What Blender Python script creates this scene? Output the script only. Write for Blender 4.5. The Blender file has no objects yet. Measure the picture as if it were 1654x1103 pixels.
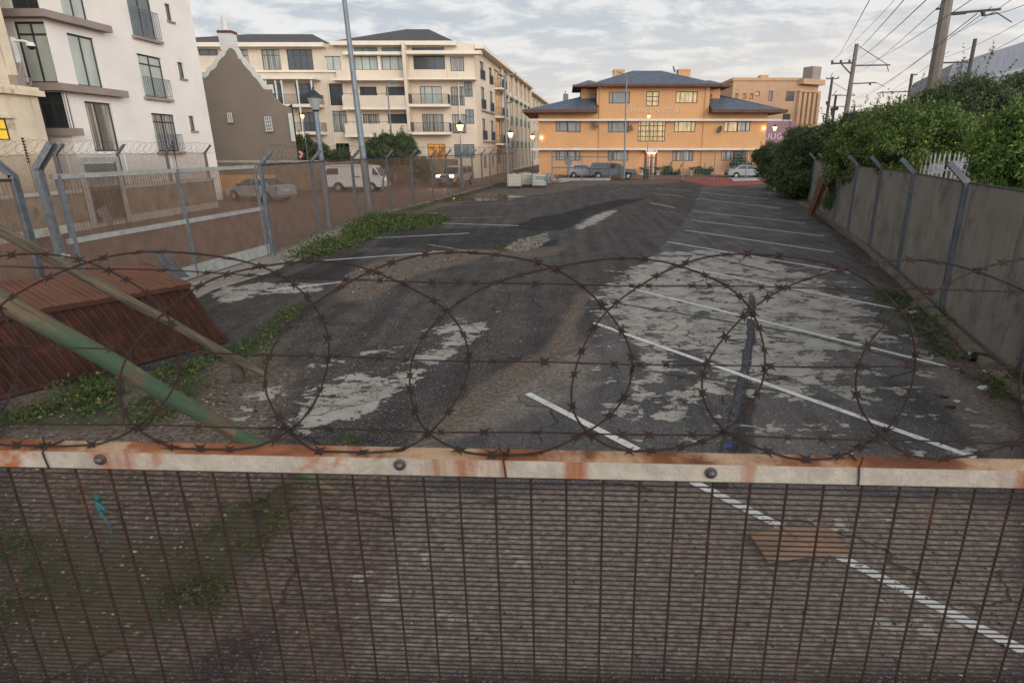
import bpy, bmesh, math, random
import numpy as np
from mathutils import Vector, Matrix
R = math.radians
random.seed(7); rng = np.random.default_rng(7)
scene = bpy.context.scene
C = scene.collection
# ---------------------------------------------------------------- camera model
PX, PY, F, HZ, H = 912., 551.5, 960., 240., 3.1
PITCH = math.atan((PY-HZ)/F); cp, sp = math.cos(PITCH), math.sin(PITCH)
def ray(u, v):
    x = (u-PX)/F; y = (PY-v)/F
    return (x, cp+y*sp, -sp+y*cp)
def G(u, v, z=0.0):
    r = ray(u, v); t = (z-H)/r[2]; return (r[0]*t, r[1]*t)
def A(u, v, Y):
    r = ray(u, v); t = Y/r[1]; return (r[0]*t, Y, H+r[2]*t)
class Plane:
    """vertical plane through (ox,oy), direction d along s, outward normal n"""
    def __init__(s, ox, oy, dx, dy, flip=False):
        l = math.hypot(dx, dy); s.o = (ox, oy); s.d = (dx/l, dy/l)
        s.n = (s.d[1], -s.d[0])
        if flip: s.n = (-s.n[0], -s.n[1])
    def uv(s, u, v):
        r = ray(u, v); den = r[0]*s.n[0]+r[1]*s.n[1]
        t = (s.o[0]*s.n[0]+s.o[1]*s.n[1])/den
        x, y = r[0]*t, r[1]*t
        return ((x-s.o[0])*s.d[0]+(y-s.o[1])*s.d[1], H+r[2]*t)
    def p(s, a, z, out=0.):
        return (s.o[0]+s.d[0]*a+s.n[0]*out, s.o[1]+s.d[1]*a+s.n[1]*out, z)
    def rect(s, u0, v0, u1, v1):
        um, vm = (u0+u1)/2, (v0+v1)/2
        return (s.uv(u0, vm)[0], s.uv(u1, vm)[0], s.uv(um, v1)[1], s.uv(um, v0)[1])
    def quad(s, tl, tr, br, bl):
        a = [s.uv(*q) for q in (tl, tr, br, bl)]
        return ((a[0][0]+a[3][0])/2, (a[1][0]+a[2][0])/2, (a[2][1]+a[3][1])/2, (a[0][1]+a[1][1])/2)
# ---------------------------------------------------------------- mesh builder
def nrm(v):
    return Vector(v).normalized()
class MB:
    def __init__(s): s.v = []; s.f = []; s.m = []
    def face(s, pts, mi=0):
        b = len(s.v); s.v += [tuple(p) for p in pts]; s.f.append(tuple(range(b, b+len(pts)))); s.m.append(mi); return s
    def hexa(s, a, mi=0):   # a: 8 pts bottom 4 ccw, top 4
        b = len(s.v); s.v += [tuple(p) for p in a]
        for q in ((3,2,1,0),(4,5,6,7),(0,1,5,4),(1,2,6,5),(2,3,7,6),(3,0,4,7)):
            s.f.append(tuple(b+i for i in q)); s.m.append(mi)
        return s
    def box(s, x0, x1, y0, y1, z0, z1, mi=0):
        return s.hexa([(x0,y0,z0),(x1,y0,z0),(x1,y1,z0),(x0,y1,z0),(x0,y0,z1),(x1,y0,z1),(x1,y1,z1),(x0,y1,z1)], mi)
    def pbox(s, P, s0, s1, z0, z1, o0, o1, mi=0):   # box on a plane
        return s.hexa([P.p(s0,z0,o0),P.p(s1,z0,o0),P.p(s1,z0,o1),P.p(s0,z0,o1),P.p(s0,z1,o0),P.p(s1,z1,o0),P.p(s1,z1,o1),P.p(s0,z1,o1)], mi)
    def beam(s, p0, p1, w, h, up=(0,0,1), mi=0):
        p0, p1 = Vector(p0), Vector(p1); d = (p1-p0)
        if d.length < 1e-6: return s
        d.normalize(); u = Vector(up)
        if abs(d.dot(u)) > .98: u = Vector((1,0,0)) if abs(d.x) < .9 else Vector((0,1,0))
        a = d.cross(u).normalized()*(w/2); b = a.cross(d).normalized()*(h/2)
        return s.hexa([p0-a-b,p0+a-b,p1+a-b,p1-a-b,p0-a+b,p0+a+b,p1+a+b,p1-a+b], mi)
    def tube(s, pts, r, n=8, cap=True, mi=0, closed=False):
        pts = [Vector(p) for p in pts]; k = len(pts)
        rs = r if isinstance(r, (list, tuple)) else [r]*k
        base = len(s.v); ref = None
        for i, p in enumerate(pts):
            if closed: d = pts[(i+1) % k]-pts[i-1]
            else: d = pts[min(i+1, k-1)]-pts[max(i-1, 0)]
            d.normalize()
            if ref is None: ref = d.orthogonal().normalized()
            ref = (ref-d*ref.dot(d))
            if ref.length < 1e-5: ref = d.orthogonal()
            ref.normalize(); b = d.cross(ref)
            for j in range(n):
                t = 2*math.pi*j/n
                s.v.append(tuple(p+(ref*math.cos(t)+b*math.sin(t))*rs[i]))
        for i in range(k if closed else k-1):
            i2 = (i+1) % k
            for j in range(n):
                j2 = (j+1) % n
                s.f.append((base+i*n+j, base+i*n+j2, base+i2*n+j2, base+i2*n+j)); s.m.append(mi)
        if cap and not closed:
            s.f.append(tuple(base+j for j in range(n))[::-1]); s.m.append(mi)
            s.f.append(tuple(base+(k-1)*n+j for j in range(n))); s.m.append(mi)
        return s
    def lathe(s, prof, c=(0,0,0), n=12, mi=0):
        base = len(s.v); k = len(prof)
        for (r, z) in prof:
            for j in range(n):
                t = 2*math.pi*j/n; s.v.append((c[0]+r*math.cos(t), c[1]+r*math.sin(t), c[2]+z))
        for i in range(k-1):
            for j in range(n):
                j2 = (j+1) % n
                s.f.append((base+i*n+j, base+i*n+j2, base+(i+1)*n+j2, base+(i+1)*n+j)); s.m.append(mi)
        s.f.append(tuple(base+j for j in range(n))[::-1]); s.m.append(mi)
        s.f.append(tuple(base+(k-1)*n+j for j in range(n))); s.m.append(mi)
        return s
    def prism(s, poly, fn0, fn1, mi=0):
        """poly list of 2d points; fn0/fn1 map (a,b)->xyz for both caps"""
        b = len(s.v); n = len(poly)
        s.v += [tuple(fn0(*q)) for q in poly]+[tuple(fn1(*q)) for q in poly]
        s.f.append(tuple(range(b, b+n))); s.m.append(mi)
        s.f.append(tuple(range(b+n, b+2*n))[::-1]); s.m.append(mi)
        for i in range(n):
            j = (i+1) % n; s.f.append((b+i, b+n+i, b+n+j, b+j)); s.m.append(mi)
        return s
    def xf(s, M):
        s.v = [tuple(M @ Vector(p)) for p in s.v]; return s
    def build(s, name, mats, parent=None, local=False, smooth=False, bevel=0, auto=True):
        me = bpy.data.meshes.new(name)
        off = Vector((0,0,0))
        if parent is not None and not local: off = Vector(OFF.get(parent.name, (0,0,0)))
        me.from_pydata([tuple(Vector(p)-off) for p in s.v] if off.length else s.v, [], s.f)
        if not isinstance(mats, (list, tuple)): mats = [mats]
        for m in mats: me.materials.append(m)
        if len(mats) > 1: me.polygons.foreach_set('material_index', s.m)
        bm = bmesh.new(); bm.from_mesh(me)
        if len(bm.verts) < 60000:
            bmesh.ops.remove_doubles(bm, verts=bm.verts, dist=1e-5) if smooth else None
            bmesh.ops.recalc_face_normals(bm, faces=bm.faces)
        if bevel:
            bmesh.ops.remove_doubles(bm, verts=bm.verts, dist=1e-5)
            bmesh.ops.bevel(bm, geom=[e for e in bm.edges if e.is_manifold and e.calc_face_angle(0) > .6], offset=bevel, segments=2, affect='EDGES', clamp_overlap=True)
        bm.to_mesh(me); bm.free()
        if smooth:
            for p in me.polygons: p.use_smooth = True
            me.set_sharp_from_angle(angle=R(38))
        o = bpy.data.objects.new(name, me); C.objects.link(o)
        if parent is not None:
            o.parent = parent; OFF[o.name] = tuple(OFF.get(parent.name, (0,0,0))) if not local else (0,0,0)
        return o
OFF = {}
def thing(name, label, cat, loc=(0,0,0), rotz=0, group=None):
    o = bpy.data.objects.new(name, None); C.objects.link(o); o.empty_display_size = .2
    o.location = loc; o.rotation_euler = (0,0,rotz); OFF[o.name] = tuple(loc)
    o['label'] = label; o['category'] = cat
    if group: o['group'] = group
    return o
def tag(o, label, cat, group=None, kind=None):
    o['label'] = label; o['category'] = cat
    if group: o['group'] = group
    if kind: o['kind'] = kind
    return o
def struct(o): o['kind'] = 'structure'; return o
def copy_tree(o, parent=None):
    c = o.copy(); C.objects.link(c)
    if parent is not None: c.parent = parent; c.matrix_parent_inverse = o.matrix_parent_inverse
    for ch in list(KIDS(o)): copy_tree(ch, c)
    return c
def KIDS(o): return [x for x in bpy.data.objects if x.parent == o]
def dup(root, loc, rotz, label, group=None):
    r = copy_tree(root); r.location = loc; r.rotation_euler = (0,0,rotz); r['label'] = label
    if group: r['group'] = group
    return r
# ---------------------------------------------------------------- materials
def S(c):   # srgb 0-255 -> linear
    return tuple(((x/255)/12.92 if x/255 < .04045 else ((x/255+.055)/1.055)**2.4) for x in c)+(1,)
class NT:
    def __init__(s, m): s.t = m.node_tree; s.n = s.t.nodes; s.l = s.t.links
    def add(s, typ, **kw):
        n = s.n.new(typ)
        for k, v in kw.items():
            if k.startswith('i_'):
                key = k[2:]; key = int(key) if key.isdigit() else key
                s.setin(n.inputs[key], v)
            else: setattr(n, k, v)
        return n
    def setin(s, sock, v):
        if hasattr(v, 'is_output'): s.l.new(v, sock)
        elif hasattr(v, 'outputs'): s.l.new(v.outputs[0], sock)
        else: sock.default_value = v
    def math(s, op, a, b=0., c=None, clamp=False):
        n = s.n.new('ShaderNodeMath'); n.operation = op; n.use_clamp = clamp
        s.setin(n.inputs[0], a); s.setin(n.inputs[1], b)
        if c is not None: s.setin(n.inputs[2], c)
        return n.outputs[0]
    def mix(s, f, a, b, mode='MIX'):
        n = s.n.new('ShaderNodeMix'); n.data_type = 'RGBA'; n.blend_type = mode
        s.setin(n.inputs[0], f); s.setin(n.inputs[6], a); s.setin(n.inputs[7], b); return n.outputs[2]
    def noise(s, vec, scale, detail=4, rough=.55, out=0, dist=0):
        n = s.n.new('ShaderNodeTexNoise'); s.setin(n.inputs['Vector'], vec) if vec is not None else None
        n.inputs['Scale'].default_value = scale; n.inputs['Detail'].default_value = detail; n.inputs['Roughness'].default_value = rough
        n.inputs['Distortion'].default_value = dist
        return n.outputs[out]
    def step(s, x, lo, hi, a=0., b=1.):
        n = s.n.new('ShaderNodeMapRange'); n.clamp = True; n.interpolation_type = 'SMOOTHSTEP'
        s.setin(n.inputs[0], x)
        for i, q in ((1, lo), (2, hi), (3, a), (4, b)): n.inputs[i].default_value = q
        return n.outputs[0]
    def pos(s, sc=None):
        g = s.n.new('ShaderNodeNewGeometry').outputs['Position']
        if sc:
            n = s.n.new('ShaderNodeVectorMath'); n.operation = 'MULTIPLY'; s.l.new(g, n.inputs[0]); n.inputs[1].default_value = sc; return n.outputs[0]
        return g
def newmat(name):
    m = bpy.data.materials.new(name); m.use_nodes = True; t = NT(m); b = t.n['Principled BSDF']; return m, t, b
def mat(name, col, rough=.8, metal=0., var=.18, scale=2., bump=0., bscale=40., stain=None, streak=None, spec=.4, coat=0, emit=None):
    """stain=(col,scale,lo,hi) ; streak=(col,lo,hi)"""
    m, t, b = newmat(name); c = S(col) if max(col) > 1.01 else tuple(col)+(1,)
    p = t.pos()
    n = t.noise(p, scale, 6, .6)
    f = t.step(n, .25, .75, 1-var, 1+var)
    out = t.mix(1., c, f, 'MULTIPLY')
    # multiply by scalar
    if stain:
        sc = S(stain[0]); s2 = t.noise(p, stain[1], 8, .65, dist=.3)
        out = t.mix(t.step(s2, stain[2], stain[3]), out, sc)
    if streak:
        sc = S(streak[0]); s3 = t.noise(t.pos((5, 5, .35)), 1.2, 6, .6)
        out = t.mix(t.step(s3, streak[1], streak[2]), out, sc)
    t.l.new(out, b.inputs['Base Color'])
    b.inputs['Roughness'].default_value = rough; b.inputs['Metallic'].default_value = metal
    b.inputs['Specular IOR Level'].default_value = spec; b.inputs['Coat Weight'].default_value = coat
    if bump:
        bn = t.n.new('ShaderNodeBump'); bn.inputs['Strength'].default_value = min(1, bump); bn.inputs['Distance'].default_value = .02
        t.l.new(t.noise(p, bscale, 5, .6), bn.inputs['Height']); t.l.new(bn.outputs[0], b.inputs['Normal'])
    if emit:
        b.inputs['Emission Color'].default_value = S(emit[0]); b.inputs['Emission Strength'].default_value = emit[1]
    return m
M = {}
M['galv'] = mat('galvanised_steel', (112,115,118), .55, .35, .25, 9, .2, 60, stain=((150,152,152),14,.55,.75))
M['galv_dull'] = mat('dull_galvanised_steel', (96,101,106), .65, .2, .25, 6, .2, 60, stain=((128,112,98),3,.6,.8))
M['pale_rail'] = mat('weathered_pale_rail', (150,150,146), .7, .1, .2, 5, .3, 50, stain=((150,100,66),2.2,.58,.78))
M['wire_brown'] = mat('brown_mesh_wire', (116,94,78), .7, .2, .25, 3, 0)
M['wire_dark'] = mat('dark_razor_wire', (64,58,56), .6, .4, .2, 8, 0)
M['rust_wire'] = mat('rusted_wire', (42,28,23), .85, .1, .35, 60, .3, 300, stain=((62,38,28),90,.52,.72))
M['concrete'] = mat('concrete', (140,134,124), .9, 0, .2, 1.6, .5, 60, stain=((96,92,84),3,.5,.75))
M['kerb'] = mat('kerb_concrete', (118,108,96), .9, 0, .25, 2.5, .6, 60, stain=((78,70,60),3,.45,.7))
M['dark_frame'] = mat('dark_window_frame', (62,68,74), .45, .3, .1)
M['brown_frame'] = mat('brown_window_frame', (96,52,40), .6, 0, .15)
M['tyre'] = mat('tyre_rubber', (28,28,28), .85, 0, .2, 10)
M['rim'] = mat('wheel_rim', (150,152,155), .35, .7, .1)
M['black'] = mat('black_plastic', (26,26,28), .5, 0, .1)
M['white_paint'] = mat('white_paint', (205,203,198), .6, 0, .08, 3)
M['lamp_metal'] = mat('lamp_pole_metal', (112,120,128), .5, .3, .15, 3)
M['lamp_dark'] = mat('lamp_cap_metal', (52,56,62), .5, .3, .15)
def glass(name, col, rough=.08, var=.3, curtain=None, emit=None):
    m, t, b = newmat(name); c = S(col); p = t.pos((1,1,.35))
    out = t.mix(1., c, t.step(t.noise(p, 1.3, 3), .3, .7, 1-var, 1+var), 'MULTIPLY')
    if curtain:
        w = t.n.new('ShaderNodeTexNoise'); w.noise_dimensions = '3D'
        t.l.new(t.pos((9,9,.15)), w.inputs['Vector']); w.inputs['Scale'].default_value = 1.; w.inputs['Detail'].default_value = 2
        out = t.mix(t.step(w.outputs[0], .42, .58), out, S(curtain))
    t.l.new(out, b.inputs['Base Color']); b.inputs['Roughness'].default_value = .5; b.inputs['Coat Weight'].default_value = .8
    b.inputs['Coat Roughness'].default_value = rough; b.inputs['Coat IOR'].default_value = 1.5
    if emit:
        e = t.mix(t.step(t.noise(t.pos((1,1,1)), 1.7, 4), .35, .7), S(emit[0]), S(emit[1]))
        t.l.new(e, b.inputs['Emission Color']); b.inputs['Emission Strength'].default_value = emit[2]
    return m
M['gl_dark'] = glass('dark_glass', (38,42,44))
M['gl_grey'] = glass('grey_green_glass', (96,104,102))  # grey lightened so the pane colour stands for reflected sky
M['gl_blind_sky'] = glass('pale_blind_sky_glass', (168,174,164), var=.12)  # blind tone; also paints reflected sky on the white end wall
M['gl_curt'] = glass('glass_with_curtain', (92,90,84), curtain=(160,158,146))
M['gl_lit'] = glass('lit_room_glass', (80,60,30), emit=((235,160,60),(120,66,22),.75))
M['gl_litpale'] = glass('pale_lit_room_glass', (120,104,70), curtain=(170,152,108), emit=((226,196,130),(150,126,74),.42))
M['gl_yellow'] = glass('yellow_lit_glass', (160,130,40), emit=((236,200,50),(220,170,40),.75))
M['car_glass'] = glass('car_glass', (22,25,28), var=.1)
def emitm(name, col, st):
    m, t, b = newmat(name); b.inputs['Base Color'].default_value = S(col); b.inputs['Emission Color'].default_value = S(col); b.inputs['Emission Strength'].default_value = st; return m
M['lamp_on'] = emitm('lit_lamp_glass', (255,178,92), 14)
M['bulb'] = emitm('bulb_glow', (255,205,150), 12)
M['headlight'] = emitm('headlight_glow', (255,222,170), 16)
# ---------------------------------------------------------------- world
def make_world():
    w = bpy.data.worlds.new("World"); scene.world = w; w.use_nodes = True; t = NT(w)
    t.n.clear()
    out = t.n.new('ShaderNodeOutputWorld')
    sky = t.n.new('ShaderNodeTexSky'); sky.sky_type = 'NISHITA'; sky.sun_disc = False
    sky.sun_elevation = R(12); sky.sun_rotation = R(150); sky.air_density = 1.2; sky.dust_density = 2
    bg1 = t.n.new('ShaderNodeBackground'); t.l.new(sky.outputs[0], bg1.inputs[0]); bg1.inputs[1].default_value = .1
    tc = t.n.new('ShaderNodeTexCoord'); sx = t.n.new('ShaderNodeSeparateXYZ'); t.l.new(tc.outputs['Generated'], sx.inputs[0])
    x, y, z = sx.outputs
    zz = t.math('ADD', t.math('MAXIMUM', z, 0.), .17)
    cx = t.n.new('ShaderNodeCombineXYZ'); t.l.new(t.math('DIVIDE', x, zz), cx.inputs[0]); t.l.new(t.math('DIVIDE', y, zz), cx.inputs[1])
    mp = t.n.new('ShaderNodeMapping'); t.l.new(cx.outputs[0], mp.inputs[0]); mp.inputs['Rotation'].default_value = (0,0,R(-32)); mp.inputs['Scale'].default_value = (.95,1.25,1)
    n1 = t.noise(mp.outputs[0], 3.6, 8, .62, dist=.3); n2 = t.noise(mp.outputs[0], .45, 3, .5)
    c = t.math('ADD', t.math('MULTIPLY', n1, .75), t.math('MULTIPLY', n2, .25))
    cf = t.step(c, .42, .57)
    cloud = t.mix(cf, S((192,202,212)), S((238,239,240)))
    # warm band low on the right of the street
    hor = t.step(z, .0, .26, 1., 0.)
    side = t.step(x, -.45, .5, .35, 1.)
    cloud = t.mix(t.math('MULTIPLY', t.math('MULTIPLY', hor, side), .95), cloud, S((246,234,224)))
    dt = t.math('ADD', t.math('MULTIPLY', x, .47), t.math('MULTIPLY', y, -.88))
    back = t.step(dt, -.55, .85, .93, 3.1)
    up = t.step(z, .3, .8, 1., .34)
    bg2 = t.n.new('ShaderNodeBackground'); t.l.new(cloud, bg2.inputs[0]); t.l.new(t.math('MULTIPLY', t.math('MULTIPLY', back, up), 1.0), bg2.inputs[1])
    mx = t.n.new('ShaderNodeMixShader'); mx.inputs[0].default_value = .93
    t.l.new(bg1.outputs[0], mx.inputs[1]); t.l.new(bg2.outputs[0], mx.inputs[2]); t.l.new(mx.outputs[0], out.inputs[0])
    sun = bpy.data.lights.new('sun', 'SUN'); sun.energy = 1.0; sun.angle = R(22); sun.color = (1, .93, .86)
    so = bpy.data.objects.new('sun', sun); C.objects.link(so)
    d = Vector((math.sin(R(150))*math.cos(R(12)), math.cos(R(150))*math.cos(R(12)), math.sin(R(12))))
    so.rotation_euler = (-d).to_track_quat('-Z', 'Y').to_euler()
make_world()
cam = bpy.data.cameras.new('camera'); co = bpy.data.objects.new('camera', cam); C.objects.link(co); scene.camera = co
co.location = (0,0,H); co.rotation_euler = (R(90)-PITCH, 0, 0)
cam.sensor_width = 36; cam.lens = F/1654*36; cam.shift_x = -(PX-827)/1654; cam.clip_start = .05; cam.clip_end = 3000
cam.dof.use_dof = True; cam.dof.focus_distance = 14; cam.dof.aperture_fstop = 7.1
vs = scene.view_settings; vs.view_transform = 'Standard'; vs.look = 'None'; vs.exposure = .12; vs.gamma = 1
# ================================================================ ground
FENCE_L = [(G(*q)) for q in ((442,412),(517,380),(578,356),(631.5,342),(669,333),(700.7,325),(724,318.5),(747,312.8),(764.5,307.5),(779.5,303.5),(792.5,300.3),(804.5,297.5),(815,295.4))]
WALL_B = [G(*q) for q in ((1646.6,612),(1519,506),(1449.5,437),(1404,401),(1369,378),(1346,360),(1322,343))]
GATE = [(-9.42, 11.3), (-8.93, 18.0)]
FAR_Y = 62.5
lx = np.array([GATE[0][1]-12, GATE[0][1]]+[p[1] for p in FENCE_L]+[FAR_Y]); lv = np.array([GATE[0][0]-.7, GATE[0][0]]+[p[0] for p in FENCE_L]+[-5.2])
WB2 = WALL_B+[(WALL_B[-1][0]+5.5, 50.), (WALL_B[-1][0]+9.5, FAR_Y)]
w0 = WALL_B[0]; w1 = WALL_B[1]; sl = (w1[0]-w0[0])/(w1[1]-w0[1])
rx = np.array([0.]+[p[1] for p in WB2]); rv = np.array([w0[0]-sl*w0[1]]+[p[0] for p in WB2])
def left_x(y): return float(np.interp(y, lx, lv))
def right_x(y): return float(np.interp(y, rx, rv))
def pip(X, Y, poly):
    c = np.zeros(X.shape, bool); n = len(poly)
    for i in range(n):
        x0, y0 = poly[i]; x1, y1 = poly[(i+1) % n]
        if y0 == y1: continue
        k = ((y0 > Y) != (y1 > Y)) & (X < (x1-x0)*(Y-y0)/(y1-y0)+x0)
        c ^= k
    return c
ys = list(np.arange(.4, 9, .1))+list(np.arange(9, 20, .14))+list(np.arange(20, 40, .25))+list(np.arange(40, FAR_Y+.01, .4))
ny, nx = len(ys), 190
Yg = np.repeat(np.array(ys)[:, None], nx, 1)
Lg = np.interp(Yg, lx, lv); Rg = np.interp(Yg, rx, rv)+.25
Xg = Lg+(Rg-Lg)*np.linspace(0, 1, nx)[None, :]
def blur(a, k):
    for _ in range(k):
        b = a.copy(); b[1:-1] = (a[:-2]+a[1:-1]*2+a[2:])/4; a = b.copy(); a[:, 1:-1] = (b[:, :-2]+b[:, 1:-1]*2+b[:, 2:])/4
    return a
def region(polys, k=2):
    a = np.zeros(Xg.shape)
    for val, poly in polys:
        pts = [G(u, v) for u, v in poly]
        a = np.maximum(a, pip(Xg, Yg, pts)*val)
    return blur(a, k)
paint = region([
 (.62,[(955,490),(1000,445),(1070,408),(1130,400),(1215,408),(1300,436),(1345,470),(1410,500),(1425,545),(1395,575),(1340,560),(1330,610),(1260,640),(1180,600),(1100,560),(1040,545),(1000,520)]),
 (.52,[(985,520),(1060,540),(1180,600),(1300,600),(1420,590),(1330,650),(1330,710),(1300,715),(1250,670),(1180,640),(1120,700),(1050,690),(960,640),(1000,600)]),
 (.46,[(930,470),(1060,400),(1380,430),(1560,590),(1654,700),(1500,760),(1000,760),(930,700)]),
 (.66,[(470,690),(505,650),(560,612),(600,604),(642,600),(640,622),(622,655),(575,680),(520,694)]),
 (.62,[(655,590),(690,560),(722,522),(770,512),(808,516),(796,545),(750,560),(735,585),(690,600)]),
 (.5,[(800,500),(830,480),(850,490),(815,510)]),(.6,[(590,615),(620,600),(646,605),(640,625),(600,630)]),
 (.62,[(322,480),(345,462),(440,452),(530,452),(545,465),(500,478),(420,478),(400,490),(360,500),(335,498)]),
 (.52,[(430,490),(460,480),(500,480),(470,500),(440,500)]),(.50,[(345,640),(440,600),(475,608),(470,660),(420,675),(360,665)]),
 (.45,[(330,640),(560,560),(760,500),(840,490),(700,620),(560,710),(330,710)]),
 (.78,[(920,370),(940,356),(966,344),(1000,335),(1000,341),(975,357),(950,370),(935,373)]),
 (.55,[(815,402),(835,388),(885,376),(888,388),(870,400),(838,408)]),
 (.47,[(1060,760),(1130,760),(1160,900),(1120,1103),(1020,1103)]),(.47,[(1250,780),(1450,780),(1654,1000),(1654,1103),(1350,1103)]),
 (.45,[(440,880),(900,840),(900,1103),(480,1103)]),(.44,[(0,760),(330,760),(120,900),(0,940)]),
 (.42,[(1440,600),(1654,700),(1654,800),(1420,720)])])
tar = region([
 (1,[(822,367),(866,351),(905,345),(960,330),(1000,322),(1045,319),(1030,326),(985,338),(950,350),(925,366),(905,374),(865,374)]),
 (.9,[(855,396),(880,388),(905,387),(900,398),(875,406),(858,404)]),(.75,[(1180,725),(1182,735),(1225,735),(1220,600),(1195,600)]),
 (.62,[(740,368),(840,366),(880,376),(840,392),(810,402),(720,406),(620,400),(560,410),(500,430),(420,462),(560,452),(610,385),(650,370)])], 1)
dirt = region([
 (.9,[(540,455),(585,428),(640,412),(700,405),(760,402),(810,404),(760,425),(690,440),(640,462),(600,490),(540,485)]),
 (.75,[(800,404),(900,396),(940,380),(905,410),(850,420),(790,425)]),
 (.95,[(620,760),(680,690),(800,600),(880,560),(930,470),(960,470),(905,600),(860,620),(760,690),(700,722),(640,840),(430,1000),(250,1103),(0,1103),(0,640),(220,600),(300,590),(420,560),(480,600),(430,700),(520,735)]),
 (.7,[(860,600),(900,560),(960,540),(990,620),(920,650),(820,690),(720,722),(790,650)]),
 (.85,[(1270,330),(1654,640),(1654,760),(1560,620),(1470,505),(1400,450),(1370,415),(1300,352)]),
 (.7,[(1520,570),(1654,690),(1654,800),(1560,720),(1480,600)]),
 (.7,[(700,315),(745,318),(800,303),(900,298),(980,296),(900,312),(800,322),(740,330)]),(.8,[(860,288),(1100,288),(1100,296),(860,298)]),
 (.8,[(560,350),(745,318),(760,322),(640,360),(560,375)]),
 (.98,[(430,1000),(640,800),(1000,780),(1654,810),(1654,1103),(430,1103)]),(.4,[(320,600),(560,480),(640,540),(520,660),(330,700)])], 3)
rough = region([
 (1,[(560,760),(690,650),(830,560),(930,500),(1075,385),(1100,310),(1130,296),(1000,296),(960,345),(880,400),(780,420),(690,440),(600,490),(520,560),(400,620),(330,700),(330,760)]),
 (1,[(0,640),(330,560),(500,480),(560,560),(700,600),(640,760),(430,1103),(0,1103)])], 2)
moss = region([
 (.85,[(372,570),(400,548),(440,512),(480,488),(500,495),(470,525),(430,560),(395,590),(365,600)]),
 (.8,[(0,680),(90,650),(240,640),(360,590),(340,640),(240,690),(100,700),(0,700)]),
 (.75,[(0,880),(120,830),(300,860),(460,770),(500,790),(430,900),(330,990),(120,1103),(0,1103)]),
 (.6,[(1370,440),(1440,470),(1520,540),(1560,560),(1540,590),(1480,545),(1400,490)]),
 (.7,[(480,420),(520,395),(600,352),(740,345),(720,365),(600,388),(540,415)])], 3)
bay = region([(1,[(690,735),(850,620),(940,560),(990,480),(1075,392),(1110,352),(1135,300),(1270,300),(1380,420),(1654,720),(1654,1103),(560,1103)])], 1)
red = region([(1,[(968,480),(985,455),(1040,425),(1060,405),(1075,405),(1060,425),(1010,460),(985,482)])], 0)
paint = blur(paint, 7)
cols1 = np.stack([paint, tar, dirt, np.ones_like(paint)], -1).reshape(-1, 4).astype(np.float32)
cols2 = np.stack([rough, moss, bay, np.ones_like(paint)], -1).reshape(-1, 4).astype(np.float32)
hz = .018*np.sin(Xg*1.3+.4*Yg)*np.sin(Yg*.9)*(rough)+.0
verts = np.stack([Xg, Yg, hz*0+np.clip(-rough*.012, -.1, 0)+rng.normal(0, .002, Xg.shape)*rough], -1).reshape(-1, 3)
ii = (np.arange(ny-1)[:, None]*nx+np.arange(nx-1)[None, :]).reshape(-1)
faces = np.stack([ii, ii+1, ii+nx+1, ii+nx], -1)
def np_mesh(name, verts, faces, mats, cols=None, smooth=False, mi=None):
    me = bpy.data.meshes.new(name); k = faces.shape[1]
    me.vertices.add(len(verts)); me.vertices.foreach_set('co', np.asarray(verts, np.float32).ravel())
    me.loops.add(faces.size); me.loops.foreach_set('vertex_index', faces.astype(np.int32).ravel())
    me.polygons.add(len(faces)); me.polygons.foreach_set('loop_start', np.arange(0, faces.size, k, dtype=np.int32))
    for m in (mats if isinstance(mats, (list, tuple)) else [mats]): me.materials.append(m)
    if mi is not None: me.polygons.foreach_set('material_index', mi.astype(np.int32))
    if smooth: me.polygons.foreach_set('use_smooth', np.ones(len(faces), bool))
    me.update(calc_edges=True)
    for nme, c in (cols or {}).items():
        a = me.color_attributes.new(nme, 'FLOAT_COLOR', 'POINT'); a.data.foreach_set('color', c.ravel())
    return me
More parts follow.
